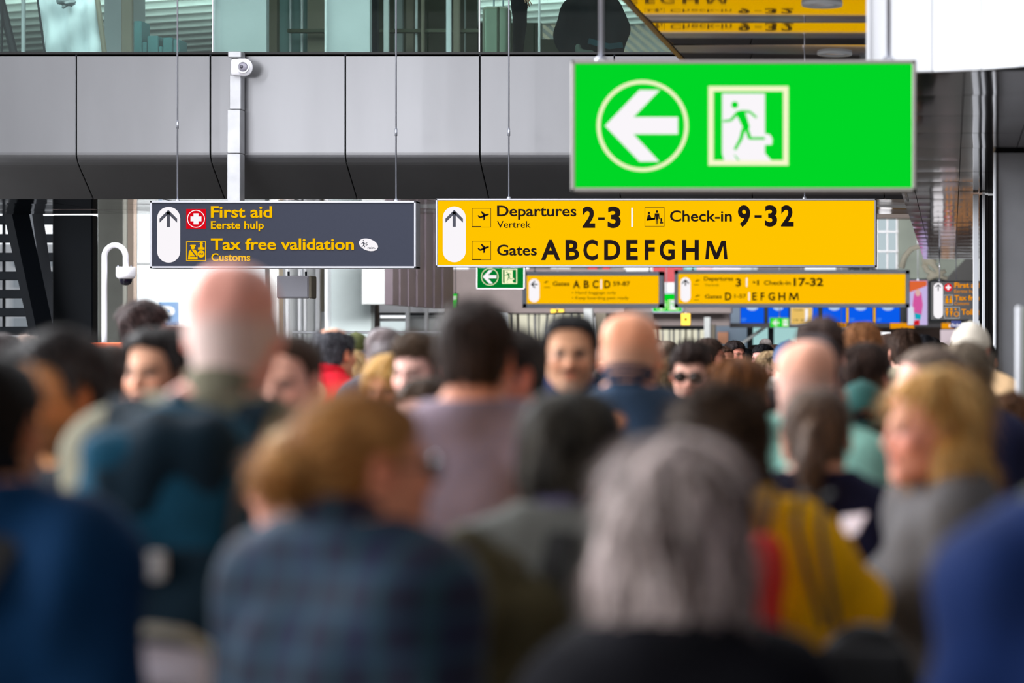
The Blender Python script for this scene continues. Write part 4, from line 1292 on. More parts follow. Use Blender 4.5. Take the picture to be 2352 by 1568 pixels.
# right pillar and the bright door profiles beside it
p1 = sroot('pillar')
MB().rbox((.335, 18.3, 0), (1.3, 19.4, 3.19), .006).build('casing', M_GREY, p1)
MB().rbox((.318, 18.27, 0), (.340, 18.34, 3.19), .004).build('corner_trim', M_WHITE, p1)
p2 = sroot('door_1')
for a, b, m, D in ((2235, 2248, M_WHITE, 23.5), (2250, 2256, M_DARK, 23.55), (2256, 2263, M_WHITE, 23.5), (2263, 2270, M_GREY, 23.6), (2270, 2300, M_GREY, 23.7)):
    MB().rbox(((a - CX) * D / F, D, 0), ((b - CX) * D / F, D + .3, 3.19), .004).build('jamb_profile', m, p2)
sp = empty('screen_partition', (.29, 10, 0)); tag(sp, 'pale grey partition end at the right edge, beside the grey pillar', 'partition')
MB().rbox((0, 0, .02), (.9, .05, 1.90), .006).build('board', mat('partition_grey_green', (158, 164, 156), .6), sp)
MB().rbox((-.022, -.006, 0), (.0, .056, 1.905), .004).build('edge_profile', M_WHITE, sp)
MB().rbox((.0, -.1, 0), (.3, .15, .02), .004).build('foot', M_GREY, sp)

# left under the bridge -------------------------------------------------
M_BLK2 = mat('charcoal_column', (14, 18, 24), .6, 0, .1, 2, spec=.1)
def column(x0, x1, D, depth, m, top=3.3, nm='column'):
    o = MB().rbox(((x0 - CX) * D / F, D, 0), ((x1 - CX) * D / F, D + depth, top), .012).build(nm, m); o['kind'] = 'structure'; return o
column(120, 212, 29.5, .2, M_BLK2)
column(224, 284, 31, .12, mat('concrete_grey', (140, 142, 136), .7, 0, .07, 4, .1, 60), 5)
column(285, 291, 31.2, .05, mat('dark_joint', (88, 88, 84), .6), 5)
column(291, 309, 31.6, .1, mat('warm_grey', (168, 152, 140), .6), 5)  # column's side face, orange light put into its colour
MB().tube([W(27, 440, 29.2), W(125, 900, 29.2)], .15, 4).build('strut', M_BLK2)['kind'] = 'structure'
MB().tube([W(73, 440, 29.9), W(138, 900, 29.9)], .10, 4).build('strut', mat('grey_steel', (112, 116, 124), .4, .4), None)['kind'] = 'structure'
wl1 = sroot('window_1')
for k, y in enumerate((505, 547, 590, 633, 675, 717, 760, 802)):
    MB().rbox(*pxbox(-260, y - 10, 130, y + 10, 33, .12), .01).build('louvre_slat', M_DARK, wl1)
MB().box(*pxbox(5, 480, 9, 830, 33.2, .06)).build('mullion', M_DARK, wl1)
for a, b, y0_, y1_ in ((14, 60, 0, 0),):
    pass
wn2 = sroot('window_2')
for a, b in ((306, 310), (618, 636)):
    MB().rbox(*pxbox(a, 470, b, 900, 34, .1), .01).build('window_frame', M_LGREY, wn2)
MB().rbox(*pxbox(306, 603, 460, 608, 34, .08), .005).build('transom', M_LGREY, wn2)
MB().rbox(*pxbox(-260, 452, 640, 470, 34.2, .1), .005).build('head_frame', M_LGREY, wn2)
MB().box(*pxbox(310, 470, 618, 900, 34.05, .02)).build('pane', M_GLASSCLR, wn2)
# exterior: building, parking sign
ext = sroot('wall_exterior')
MB().box(*pxbox(-400, 560, 280, 900, 62, .5)).build('facade', mat('exterior_facade', (226, 230, 236), .8, 0, .03, 1), ext)
for i in range(8):
    for j in range(5):
        MB().box(*pxbox(-330 + i * 72, 585 + j * 48, -290 + i * 72, 612 + j * 48, 61.95, .04)).build('pane', mat('far_window', (170, 180, 190), .3), ext)
MB().box((-60, 36, -.3), (20, 140, -.25)).build('ground_exterior', mat('pale_paving', (215, 215, 212), .9, 0, .05, 1))['kind'] = 'structure'
pk = empty('parking_sign', W(387, 721, 48)); tag(pk, 'blue parking sign with white P outside the bright window', 'sign')
MB().rbox((-.20, 0, -.24), (.20, .03, .24), .01).build('panel', mat('parking_blue', (60, 150, 225), .5, emit=.8), pk)
text(pk, 'P', 372, 48, 738, 33, M_WHT, 402, .05, -.004)
MB().tube([(0, .05, -.24), (0, .05, -pk.location.z)], .035, 10).build('post', M_LGREY, pk)

# cctv on a gooseneck pole
gc = W(240, 784, 20)
cc = empty('security_camera', (gc.x, 20, 0)); tag(cc, 'white dome security camera on a curved gooseneck pole', 'camera')
k20 = 20 / F
pts = [(0, 0, 0), (0, 0, 1), (0, 0, EYE + (784 - 595) * k20)]
R_ = 24.5 * k20
zc = EYE + (784 - 590) * k20
pts += [(R_ - R_ * math.cos(a), 0, zc + R_ * 1.1 * math.sin(a)) for a in [math.pi * i / 14 for i in range(15)]]
pts += [(2 * R_, 0, EYE + (784 - 616) * k20)]
MB().tube(pts, .0225, 16).build('pole', M_WPLASTIC, cc, smooth=True)
cz = EYE + (784 - 613) * k20
MB().lathe([(0, .0), (.074, 0), (.078, -.006), (.078, -.07), (.072, -.085), (.060, -.098), (0, -.098)], 32, (2 * R_, 0, cz)).build('housing', M_WPLASTIC, cc, smooth=True)
MB().lathe([(.052, -.096), (.051, -.115), (.043, -.135), (.028, -.148), (0, -.153)], 28, (2 * R_, 0, cz)).build('dome', mat('smoked_dome', (14, 12, 30), .08), cc, smooth=True)
for sx in (-.055, .055):
    MB().tube([(2 * R_ + sx, -.03, cz - .002), (2 * R_ + sx, -.03, cz + .012)], .006, 8).build('bolt', M_ROD, cc)
MB().lathe([(0, .02), (.10, .02), (.10, 0)], 24).build('base_plate', M_WPLASTIC, cc)

# counter ledge (orange) at left
oc = empty('counter', W(0, 784, 17)); oc.location = (W(240, 784, 18).x, 18, 0); tag(oc, 'orange counter top under the curved camera pole', 'counter')
MB().rbox((-.22, -.06, 1.68), (.19, .04, 1.755), .006).build('ledge', mat('orange_laminate', (226, 92, 20), .4), oc)
MB().rbox((-.20, -.03, 0), (.17, .02, 1.68), .01).build('panel', mat('orange_laminate', (226, 92, 20), .4), oc)

# sensor unit on the bridge with its conduit
k = 24.8 / F
sn = empty('motion_sensor', W(549, 154, 24.77)); tag(sn, 'white rounded sensor box with lens on top of a metal duct', 'sensor')
blob('housing', [B((-.035, .03, -.0), (.055, .03, .088), .03, k=0), E((.045, .03, .0), (.088, .034, .092), k=.03)], .007, M_WPLASTIC, sn)
MB().ring(.045, 0, .05, .062, -.02, .0, 32).build('bezel', M_WHITE, sn, smooth=False)
blob('lens', [E((.045, -.006, 0), (.045, .03, .045), k=0)], .005, mat('lens_grey', (150, 146, 160), .15), sn)
blob('pupil', [E((.035, -.034, 0), (.018, .010, .018), k=0)], .003, mat('lens_dark', (70, 66, 80), .15), sn)
cdn = empty('cable_duct', W(539, 300, 24.84)); tag(cdn, 'upright galvanised cable duct fixed to the front of the bridge', 'duct')
c0 = cdn.location
for nm, a, t_, b, bt, off in (('duct_section', 527, 172, 553, 251, .0), ('duct_section', 523, 252, 553, 352, -.02), ('duct_section', 523, 353, 553, 520, -.02), ('top_bracket', 524, 118, 554, 132, -.01)):
    A_, B2 = W(a, t_, 24.84), W(b, bt, 24.84)
    if nm != 'top_bracket': off = max(off, -.02)
    MB().rbox((A_.x - c0.x, off, B2.z - c0.z), (B2.x - c0.x, .14, A_.z - c0.z), .006).build(nm, mat('galvanised_steel', (176, 176, 180), .4, .5, .12, 5), cdn)

# mid background, centre-left ------------------------------------------------------
def solid(x0, y0, x1, y1, D, depth, m, nm, label=None, cat=None, to_floor=False, kind=None, r=.01):
    a, b = pxbox(x0, y0, x1, y1, D, depth)
    if to_floor: a = (a[0], a[1], 0)
    o = MB().rbox(a, b, r).build(nm, m)
    if label: tag(o, label, cat)
    else: o['kind'] = 'structure'
    return o


wm = sroot('wall_middle')
def wp(x0, y0, x1, y1, D, m, nm='wall_panel', depth=.25, par=None):
    a, b = pxbox(x0, y0, x1, y1, D, depth); MB().rbox(a, b, .008).build(nm, m, par or wm)
wp(608, 430, 618, 960, 36, M_LGREY); wp(618, 430, 640, 960, 35.6, M_TAUPE)
wp(640, 430, 755, 960, 40, mat('off_white_wall', (205, 208, 210), .7, 0, .03, 2))
for a, b in ((655, 662), (684, 690), (697, 703), (724, 735)):
    wp(a, 430, b, 960, 39.6, M_WHITE, 'wall_rib', .08)
wp(737, 612, 745, 716, 39.5, M_TAUPE, 'wall_rib', .06); wp(745, 430, 753, 960, 38.6, M_WHITE, 'wall_rib', .3)
wp(753, 430, 852, 960, 38.8, M_PALE)
wp(830, 590, 884, 699, 37.5, M_LGREY, 'bulkhead', .6)
# receding louvred wing
lv = sroot('wall_louvred')
xs_ = [884, 902, 922, 942, 962, 982, 1002, 1022]
for i, (a, b) in enumerate(zip(xs_[:-1], xs_[1:])):
    D0, D1 = 37.5 + i * .75, 37.5 + (i + 1) * .75
    za, zb_ = 2.334 - .0 * i, 2.334
    p0 = ((a - CX) * D0 / F, D0); p1 = ((b - CX) * D1 / F - .02, D1)
    v = [(p0[0], p0[1], 2.33), (p1[0], p1[1], 2.33), (p1[0] + .1, p1[1] + .1, 2.33), (p0[0] + .1, p0[1] + .1, 2.33)]
    v += [(q[0], q[1], 5.2) for q in v]
    MB().add(v, [(0, 3, 2, 1), (4, 5, 6, 7), (0, 1, 5, 4), (1, 2, 6, 5), (2, 3, 7, 6), (3, 0, 4, 7)]).build('wall_panel', M_LOUVRE, lv)
wp(852, 699, 865, 960, 43, mat('dark_taupe', (84, 80, 78), .6), 'post', .2)
wp(862, 718, 1022, 724, 45.8, M_DARK, 'lintel', .1); wp(862, 695, 1022, 718, 46, M_WHITE, 'bulkhead', .2)
wp(931, 700, 939, 960, 45, M_WHITE, 'post', .1); wp(939, 700, 1022, 960, 46.3, M_LGREY, 'wall_panel', .1); wp(975, 700, 982, 960, 45.6, M_WHITE, 'post', .1)
wp(866, 730, 931, 738, 46.2, M_LGREY, 'transom', .06); wp(866, 724, 872, 900, 46.1, M_LGREY, 'post', .06); wp(872, 738, 931, 900, 46.5, mat('frosted_teal', (222, 236, 238), emit=.95), 'pane', .03)
wp(1022, 440, 1034, 960, 44, mat('column_taupe', (122, 112, 108), .6), 'post', .3)
wp(965, 440, 998, 620, 44.5, M_TAUPE, 'post', .3)
# glass parapet behind the heads
gp = empty('glass_barrier', (0, 0, 0)); tag(gp, 'low glass barrier with white rail behind the balding man', 'barrier')
for i in range(5):
    a, b = 672 + i * 70, 740 + i * 70
    MB().rbox(*pxbox(a, 765, b, 950, 28, .015), .003).build('pane', M_GLASSCLR, gp)
    MB().tube([W(b + 1, 763, 28), Vector((W(b + 1, 0, 28).x, 28, 0))], .012, 8).build('post', M_ROD, gp)
MB().tube([W(672, 763, 28), W(1022, 763, 28)], .016, 8).build('rail', M_WHITE, gp)
# monitor
mo = empty('monitor', W(675, 659, 26)); tag(mo, 'grey hanging monitor seen from behind, below the First aid sign', 'monitor')
kk = 26 / F
MB().rbox((-40 * kk, 0, -26 * kk), (34 * kk, .05, 26 * kk), .01).build('casing', mat('monitor_grey', (150, 148, 156), .5, .2), mo)
MB().rbox((-36 * kk, -.006, -22.5 * kk), (31 * kk, 0, 22 * kk), .003).build('back_plate', mat('monitor_plate', (138, 137, 146), .5, .1), mo)
MB().rbox((34 * kk, .0, -26 * kk), (40 * kk, .22, 26 * kk), .01).build('side', M_TAUPE, mo)
MB().tube([(13 * kk, .1, 26 * kk), (13 * kk, .1, 3.28 - mo.location.z)], .014, 8).build('rod', M_WHITE, mo)
for dx in (-18, 22): MB().tube([(dx * kk, .1, 26 * kk), (dx * kk, .1, 36 * kk)], .012, 8).build('bracket', M_DARK, mo)

# far wall, centre ---------------------------------------------------------------
wf = sroot('wall_far')
def wq(x0, y0, x1, y1, D, m, nm='wall_panel', depth=.3): wp(x0, y0, x1, y1, D, m, nm, depth, wf)
wq(1034, 618, 1434, 719, 66, M_BROWNGREY, 'bulkhead'); wq(1434, 700, 1680, 719, 67, M_BROWNGREY, 'bulkhead'); wq(1500, 719, 1676, 748, 68, M_BROWNGREY, 'bulkhead')
wq(1340, 708, 1360, 900, 65, M_LGREY, 'post'); wq(1362, 719, 1367, 900, 66.5, M_WHITE, 'post'); wq(1368, 719, 1392, 900, 66, M_TAUPE, 'post'); wq(1392, 719, 1412, 900, 69, mat('dim_grey_door', (120, 112, 108), .6))
wq(1415, 700, 1500, 755, 70, mat('mid_taupe', (142, 132, 130), .6))
M_GLOW = mat('garden_light_glazing', (240, 236, 212), emit=.9)
wq(1165, 719, 1345, 900, 72, M_GLOW, 'pane', .05); wq(1412, 752, 1640, 900, 72, M_GLOW, 'pane', .05)
for x_ in (1170, 1186, 1212, 1226, 1236, 1254, 1272, 1292, 1310, 1326, 1424, 1438, 1506, 1520, 1536, 1545, 1560, 1573, 1588, 1602):
    wq(x_, 719 if x_ < 1345 else 752, x_ + 3 + (x_ % 4), 900, 71.6, (M_LGREY, M_TAUPE, M_WHITE)[x_ % 3], 'mullion', .1)
wq(1165, 718, 1345, 722, 71.4, M_DARK, 'lintel', .1); wq(1412, 748, 1625, 757, 71.4, M_DARK, 'lintel', .1)
wq(1617, 728, 1631, 900, 66, M_LGREY, 'post'); wq(1631, 745, 1642, 900, 66.5, M_TAUPE, 'post')
wq(1640, 700, 1716, 900, 74, mat('blue_grey_wall', (140, 158, 184), .6, 0, .05, 1)); wq(1648, 762, 1672, 790, 73.8, mat('peach_panel', (224, 158, 128), .6), depth=.1)
wq(1716, 735, 1728, 900, 72, M_DARK, 'post'); wq(1728, 745, 1764, 900, 73, mat('aqua_glazing', (176, 222, 220), emit=.85), 'pane', .05)
wq(1764, 735, 1776, 900, 72, M_DARK, 'post'); wq(1776, 748, 1834, 900, 73, mat('aqua_glazing', (170, 222, 220), .4), 'pane', .05); wq(1834, 735, 1960, 900, 73, mat('dim_grey_door', (120, 112, 108), .6))
MB().tube([W(1694, 796, 70), W(1770, 742, 70)], .045, 6).build('stair_rail', M_LGREY, wf)
wq(1676, 742, 2200, 752, 69, mat('near_black_band', (44, 42, 48), .6), 'fascia'); wq(1960, 752, 2235, 900, 74, mat('dark_brown_wall', (74, 56, 50), .7, 0, .1, 1))
wq(1676, 612, 2236, 742, 75, mat('dusky_wall', (62, 66, 68), .7, 0, .2, .6)); wq(2160, 757, 2196, 900, 60, mat('mauve_box', (150, 138, 146), .6)); wq(1930, 752, 1990, 770, 70, M_LGREY)
wq(2020, 763, 2046, 820, 62, M_WHITE, 'wall_panel', .1); wq(1852, 752, 1875, 775, 71, mat('aqua_glazing', (170, 222, 220), .4), 'pane')
# clerestory strip of shop fronts between the signs
for a, b, c_ in ((1076, 1120, (176, 180, 184)), (1215, 1262, (110, 104, 104)), (1262, 1310, (206, 210, 214)), (1310, 1350, (120, 112, 112)), (1350, 1372, (222, 40, 54)), (1372, 1384, (90, 86, 88)), (1384, 1400, (230, 34, 48)), (1400, 1432, (130, 124, 124)),
                 (1432, 1500, (236, 236, 240)), (1500, 1568, (206, 44, 62)), (1568, 1600, (150, 215, 220)), (1600, 1634, (246, 205, 214)), (1634, 1700, (236, 226, 240)), (1700, 1740, (190, 200, 210)), (1740, 1848, (90, 80, 88)), (1848, 1920, (232, 238, 246)), (1920, 1948, (110, 108, 116))):
    wq(a, 596, b, 640 if not 1500 <= a < 1568 else 652, 70 + (a % 3) * .1, mat('shopfront_%d_%d_%d' % c_, c_, .5, 0, .05, 2), 'shop_panel', .2)
wq(1524, 648, 1550, 672, 69, M_WHITE, 'shop_panel')
# glazing at right of the yellow sign
wq(2012, 500, 2062, 618, 60, mat('pale_glazing', (200, 216, 222), emit=.85), 'pane', .05)
for a in (2012, 2036, 2058): wq(a, 495, a + 4, 618, 59.8, M_GREY, 'mullion', .08)
for y_ in (497, 530, 575): wq(2012, y_, 2064, y_ + 4, 59.7, M_GREY, 'transom', .08)
wq(2062, 500, 2240, 640, 64, mat('dusky_green', (96, 104, 96), .6, 0, .3, .8))
MB().add([tuple(W(2168, 645, 62)), tuple(W(2236, 575, 62)), tuple(W(2240, 645, 62)), tuple(W(2168, 645, 62.2)), tuple(W(2236, 575, 62.2)), tuple(W(2240, 645, 62.2))],
         [(0, 2, 1), (3, 4, 5), (0, 1, 4, 3), (1, 2, 5, 4), (2, 0, 3, 5)]).build('wall_panel', M_BLACK, wf)
wq(1960, 455, 2240, 502, 50, mat('bulkhead_grey', (110, 100, 96), .5, .5), 'bulkhead')  # brown-grey, partly metallic bulkhead
# cream looping decoration
de = empty('hanging_sculpture', (0, 55, 0)); tag(de, 'cream curling ribbon sculpture hanging above the dark first aid board', 'sculpture')
M_CRM = mat('cream_ribbon', (240, 234, 214), .5)
for pts in ([(2070, 615), (2078, 590), (2092, 572), (2110, 566), (2124, 570)], [(2128, 598), (2142, 606), (2152, 618), (2160, 626)], [(2122, 606), (2130, 622), (2146, 630), (2176, 640)], [(2118, 600), (2140, 596), (2150, 604)], [(2130, 640), (2150, 632), (2172, 622)]):
    MB().tube([Vector(W(x_, y_, 55)) - Vector((0, 55, 0)) for x_, y_ in pts], .07, 8, .045).build('ribbon', M_CRM, de, smooth=True)
MB().tube([Vector(W(2150, 604, 55)) - Vector((0, 55, 0)), Vector((W(2150, 0, 55).x, 0, 5.62))], .01, 6).build('cord', M_ROD, de)
# blue check-in screens and boards
scr = [(1700, 707, 1756, 743), (1763, 707, 1812, 743), (1866, 707, 1880, 743), (1888, 707, 1944, 743), (1949, 707, 2005, 743), (2011, 707, 2068, 743)]
wh = ['leftmost blue screen of the row, beside the blue-grey wall', 'second blue screen, the one above the tiny exit sign', 'narrow sliver of blue screen right of the yellow board', 'blue screen directly above the tall brown-haired head',
      'second blue screen from the right end of the row', 'rightmost blue screen, beside the advertising poster']
for (a, t_, b, bt), l in zip(scr, wh):
    s_ = Sign('check_in_screen', (a, t_ - 14, b, bt), 70, .12, 1.2, M_DARK, M_BLUE, l, 'screen', group='blue check-in screens')
    w_ = b - a
    if w_ > 20:
        s_.disc((a + b) / 2, t_ - 2, w_ * .24, mat('screen_pale', (190, 215, 250), emit=.9), ry=8)
        s_.multi([[(a + 3, bt - 12), (a + 14, bt - 12), (a + 14, bt - 10.5), (a + 3, bt - 10.5)], [(a + 3, bt - 8), (a + 12, bt - 8), (a + 12, bt - 6.5), (a + 3, bt - 6.5)]], mat('screen_text', (90, 160, 240), emit=.9), 'lettering')
    s_.rod((a + b) / 2, 5.6, .012)
yb = Sign('notice_board', (1816, 706, 1866, 746), 69, .12, 1, M_WHITE, mat('pale_amber_board', (250, 205, 110), emit=.85), 'pale yellow board with small print between blue screens', 'board')
yb.text('Transfer', 1822, 1845, 714, 5, M_INK); yb.text('19', 1823, 1833, 738, 6, M_INK); yb.text('20', 1838, 1847, 738, 6, M_INK)
yb.poly([(1849, 709), (1856, 709), (1856, 739), (1849, 739)], M_WHT, 'panel'); yb.rod(1840, 5.6, .012)
for a, l in ((1944, 'narrow amber strip left of the second last blue screen'), (2006, 'narrow amber strip left of the last blue screen')):
    q = Sign('amber_strip_light', (a, 704, a + 5, 741), 69.5, .1, .5, M_DARK, M_YEL2, l, 'strip light', group='amber strips between screens'); q.rod(a + 2, 5.6, .01)
for (a, t_, b, bt), l, tx in (((1920, 741, 1945, 753), 'orange lettered sign peeping out right of the tall brown-haired head', '3 17'), ((2044, 741, 2100, 755), 'long low orange sign under the advertising poster', None), ((2162, 741, 2192, 755), 'short orange sign with round number 2 below the dark board', None)):
    q = Sign('desk_sign', (a, t_, b, bt), 68, .15, .6, M_DARK, mat('desk_amber', (245, 158, 10), emit=.9), l, 'sign'); q.rod((a + b) / 2, 5.6, .01)
    if tx: q.text('31-32', a + 3, b - 3, bt - 3, 7, M_INK, .03)
    if a == 2162: q.disc(2185, 748, 5, M_WHT, n=16); q.text('2', 2182, 2188, 751.5, 7, M_INK, .02, -.008)
for (a, t_, b, bt), l in (((1264, 709, 1296, 719), 'small yellow sign hanging under the left second-row sign'), ((1564, 719, 1586, 747), 'upright yellow sign with a black mark beside green exit sign')):
    q = Sign('yellow_tag_sign', (a, t_, b, bt), 62, .1, .6, M_DARK, mat('dull_yellow', (230, 180, 20), .5), l, 'sign')
    q.multi([[((a + b) / 2 - 3, (t_ + bt) / 2 - 3), ((a + b) / 2 + 3, (t_ + bt) / 2 - 3), ((a + b) / 2 + 2, (t_ + bt) / 2 + 4), ((a + b) / 2 - 2, (t_ + bt) / 2 + 4)]], M_INK); q.rod((a + b) / 2, 5.6, .01)
# advertising poster
ad = Sign('poster', (2084, 643, 2131, 747), 58, .1, .8, M_DARK, mat('lilac_backlit', (208, 190, 238), emit=.9), 'lit lilac and orange advertising poster beside the dark board', 'poster')
ad.poly([(2086, 645), (2129, 645), (2129, 656), (2108, 664), (2086, 672)], mat('poster_orange', (236, 110, 60), emit=.85), 'print')
ad.poly([(2100, 672), (2108, 664), (2116, 672), (2120, 700), (2116, 726), (2100, 722), (2096, 700)], mat('poster_pink', (226, 96, 170), emit=.85), 'print', -.006)
ad.disc(2108, 672, 6, mat('poster_skin', (235, 190, 180), emit=.85), 'print', -.008, ry=8); ad.poly([(2100, 718), (2116, 722), (2114, 734), (2102, 732)], mat('poster_teal', (20, 180, 200), emit=.85), 'print', -.008)
ad.poly([(2100, 736), (2112, 734), (2112, 746), (2098, 746)], mat('poster_red', (220, 30, 40), emit=.85), 'print', -.008)
ad.poly([(2086, 700), (2100, 706), (2098, 745), (2086, 745)], mat('poster_pale', (226, 232, 248), emit=.9), 'print', -.006); ad.rod(2108, 5.6, .01)
bs = Sign('airport_sign', (2184, 735, 2208, 753), 45, .1, .5, M_DARK, mat('deep_blue_sign', (22, 50, 140), .5), 'small dark blue sign with white letters left of the door profiles')
bs.text('Schi', 2186, 2206, 749, 6, M_WHT, .02); bs.rod(2196, 5.62, .01)
# far ceiling plane beyond the bridge
cf = sroot('ceiling_far')
MB().box((-22, 34, 5.6), (-.52, 80, 5.7)).box((-.52, 42, 5.6), (2.6, 80, 5.7)).build('ceiling_slab', mat('far_ceiling', (120, 116, 114), .6), cf)

# ------------------------------------------------------------------ the crowd
def P(*a, **k): return person(*a, **k)
DARKH, BRN, BLK = (38, 30, 28), (70, 50, 36), (22, 20, 22)
OLIVESK, PALE, PINK = (196, 140, 100), (226, 180, 160), (232, 165, 145)

# --- nearest people
r27 = P(1553, 3.5, 1000, 180, fem=True, hair='bob', hs=1.13, bs=.955, hcol=(88, 74, 70), hcol2=(240, 222, 218), top=(14, 14, 20), thick=.03, near=True, build=1.05, strands=4500,
        label='person nearest the camera with a silver-grey bob and a dark coat', neckz=.01)
r43 = P(818, 3.75, 893, 150, fem=True, hair='bun', hs=1.03, hcol=(132, 82, 34), hcol2=(212, 160, 100), skin=(222, 150, 118), top=(20, 40, 84), tkind='plaid', thick=.028, near=True, build=1.15, strands=3500, collar=.03,
        label='person in a blue-green plaid jacket with light brown hair pinned in a bun', turn=-24)
glasses(r43[0], r43[1], M_GLASSCLR, M_BLACK)
r1 = P(-36, 3.9, 806, 172, hair='short', hcol=(24, 20, 18), skin=(190, 128, 88), top=(6, 46, 82), thick=.03, near=True, build=1.12, collar=.05, top2=(16, 18, 24),
       label='person in a bright blue jacket at the bottom left corner, crossed by a black strap')
r42 = P(2600, 3.3, 790, 176, hair='short', hcol=DARKH, top=(10, 32, 76), thick=.035, near=True, build=1.18,
        label='person in a royal blue jacket cropped by the bottom right corner')
r42b = P(2700, 4.15, 780, 185, hair='short', hcol=BRN, top=(62, 64, 46), thick=.03, near=True, build=1.25,
         label='person in an olive coat at the right edge behind the royal blue jacket')
r44 = P(716, 4.35, 962, -90, fem=True, hair='short', hcol=(180, 150, 110), hcol2=(214, 186, 144), skin=(232, 170, 150), top=(196, 182, 158), near=True, build=.9, hs=.96,
        label='person with pale blond hair mostly hidden behind the pinned-up bun')
r26 = P(1313, 4.5, 895, 180, fem=True, hair='bobshort', hs=1.03, hcol=(30, 27, 24), hcol2=(84, 78, 68), top=(120, 122, 118), thick=.022, near=True, strands=4000, collar=.05, top2=(112, 106, 140),
        label='person with a short dark grey bob and a mauve scarf, wearing an olive backpack')
r28 = P(1655, 4.9, 884, 180, fem=True, hair='bigcurl', hcol=(44, 32, 24), hcol2=(88, 64, 42), top=(255, 188, 2), thick=.036, near=True, strands=5000, hood=True, build=1.18, hem=.42,
        arms={1: ((.24, .03, 1.04), (.24, -.1, .82)), -1: ((-.262, -.08, 1.22), (-.13, -.26, 1.25))},
        label='person in a bright yellow raincoat with dark curly hair and thin black straps')
# the raincoat's raised arm is the picture-right one (local left, turned away from the camera)
r3 = P(490, 4.75, 607, 180, hx=-.04, bs=.978, hair=None, hs=1.12, hcol=(204, 192, 186), skin=(226, 158, 142), top=(122, 118, 100), thick=.026, near=True, build=1.28, scalp=(.75, .042), collar=.04,
       label='tall bald person with white side hair carrying a dark teal backpack')
r2 = P(142, 5.15, 752, -28, hline='high', hair='wavy', hcol=(34, 30, 30), hcol2=(92, 88, 88), skin=(202, 138, 88), top=(28, 30, 36), thick=.01, near=True, beard='stubble', pitch=6, strands=3500,
       label='person with olive skin, greying dark curls and stubble looking down at left')
r41 = P(2150, 5.3, 843, -68, fem=True, hline='highnape', hair='longwave', hs=1.04, hcol=(170, 122, 62), hcol2=(240, 200, 134), skin=(228, 158, 138), top=(92, 90, 92), thick=.016, near=True, strands=6000, build=1.05,
        label='person with long wavy blond hair in profile, wearing a grey cardigan')
r17 = P(1093, 5.5, 686, 178, hair='tall', hcol=(40, 30, 26), hcol2=(70, 52, 44), skin=(208, 140, 112), top=(134, 118, 130), thick=.022, near=True, build=1.08, strands=3500, turn=4,
        label='tall person in a mauve-grey jacket seen from behind, short dark brown hair')
r30 = P(1878, 5.75, 890, 176, fem=True, hair='pony', hcol=(70, 54, 46), hcol2=(130, 110, 96), top=(26, 28, 56), near=True, strands=2500, build=.94,
        label='person with a grey-brown ponytail and navy top holding white papers')
# --- middle distance
r29 = P(1862, 6.7, 783, 152, hair=None, hs=1.10, hcol=(206, 176, 170), skin=(236, 172, 146), top=(158, 216, 200), thick=.012, build=1.15, scalp=(.5, .05),
        label='bald person in a mint green shirt with dark sunglasses pushed up over the head')
r9 = P(668, 6.6, 765, -8, hair='receding', hcol=(62, 46, 36), skin=(226, 168, 146), top=(40, 46, 50), pitch=8, strands=2500,
       label='person facing the camera with receding brown hair, right of the tall bald head')
r5 = P(362, 7.2, 752, -14, hline='high', hair='wavy', hcol=(30, 26, 26), hcol2=(60, 52, 50), skin=(216, 160, 130), top=(30, 34, 44), strands=2500, hs=.98,
       label='person with short dark hair and brows, half hidden above the teal backpack')
r18 = P(1168, 6.35, 752, -40, hair='short', hcol=(42, 36, 34), hcol2=(90, 86, 84), skin=(206, 132, 108), top=(186, 200, 220), thick=.01, beard='stubble', turn=0,
        label='person with reddish face and pale blue shirt behind the mauve-grey jacket')
r21 = P(1449, 6.9, 720, 176, hair=None, hs=1.06, hcol=(168, 138, 118), skin=(224, 152, 116), top=(48, 66, 88), thick=.018, collar=.055, top2=(26, 48, 72), scalp=(.6, .045), build=1.08,
        label='bald person with tanned scalp and a navy stand-up collar near the centre')
r39 = P(2135, 7.3, 797, -62, hair='receding', hs=1.05, hcol=(122, 104, 92), hcol2=(176, 164, 156), skin=(236, 176, 158), top=(60, 62, 70), strands=3500,
        label='older person with thin grey hair directly behind the long blond hair')
r16b = P(975, 7.3, 866, -15, fem=True, hair='short', hcol=(60, 46, 36), skin=(232, 180, 164), top=(90, 80, 90), H=None, build=.9,
         label='short person with brown hair and pale forehead left of the mauve-grey shoulder')
r19 = P(1310, 7.6, 722, 8, hline='high', hair='short', hcol=(22, 20, 22), hcol2=(40, 36, 38), skin=(206, 152, 118), top=(30, 44, 88), thick=.018, beard='moustache', strands=3500, collar=.03, hs=1.0,
        label='person with black hair and moustache looking at the camera, navy jacket')
r36 = P(1980, 8.0, 876, 188, hair='cap', hcol=BLK, skin=(150, 104, 84), top=(18, 20, 24), label='person in a dark green cap worn backwards and black clothes')
cap(r36[0], r36[1], cloth_mat('44_84_80', (44, 84, 80)), 'strap', back=False)
r6 = P(258, 8.0, 790, 150, hair='short', hcol=(48, 36, 32), hcol2=(84, 64, 54), skin=(232, 178, 154), top=(196, 194, 196), collar=.02, build=.95,
       label='person with brown cropped hair seen from behind in front of the orange counter')
r16 = P(972, 8.2, 753, -20, hair='quiff', hcol=(70, 54, 42), hcol2=(112, 92, 74), skin=(236, 184, 170), top=(60, 56, 60), strands=3500, pitch=8,
        label='person with tousled brown quiff and pale face left of the tall dark-haired head')
r25 = P(1706, 8.5, 820, 140, fem=True, hair='longwave', hcol=(80, 46, 20), hcol2=(166, 104, 52), skin=(220, 150, 120), top=(70, 64, 50), strands=6000, hs=1.02,
        label='person with loose auburn hair in front of the small smiling face')
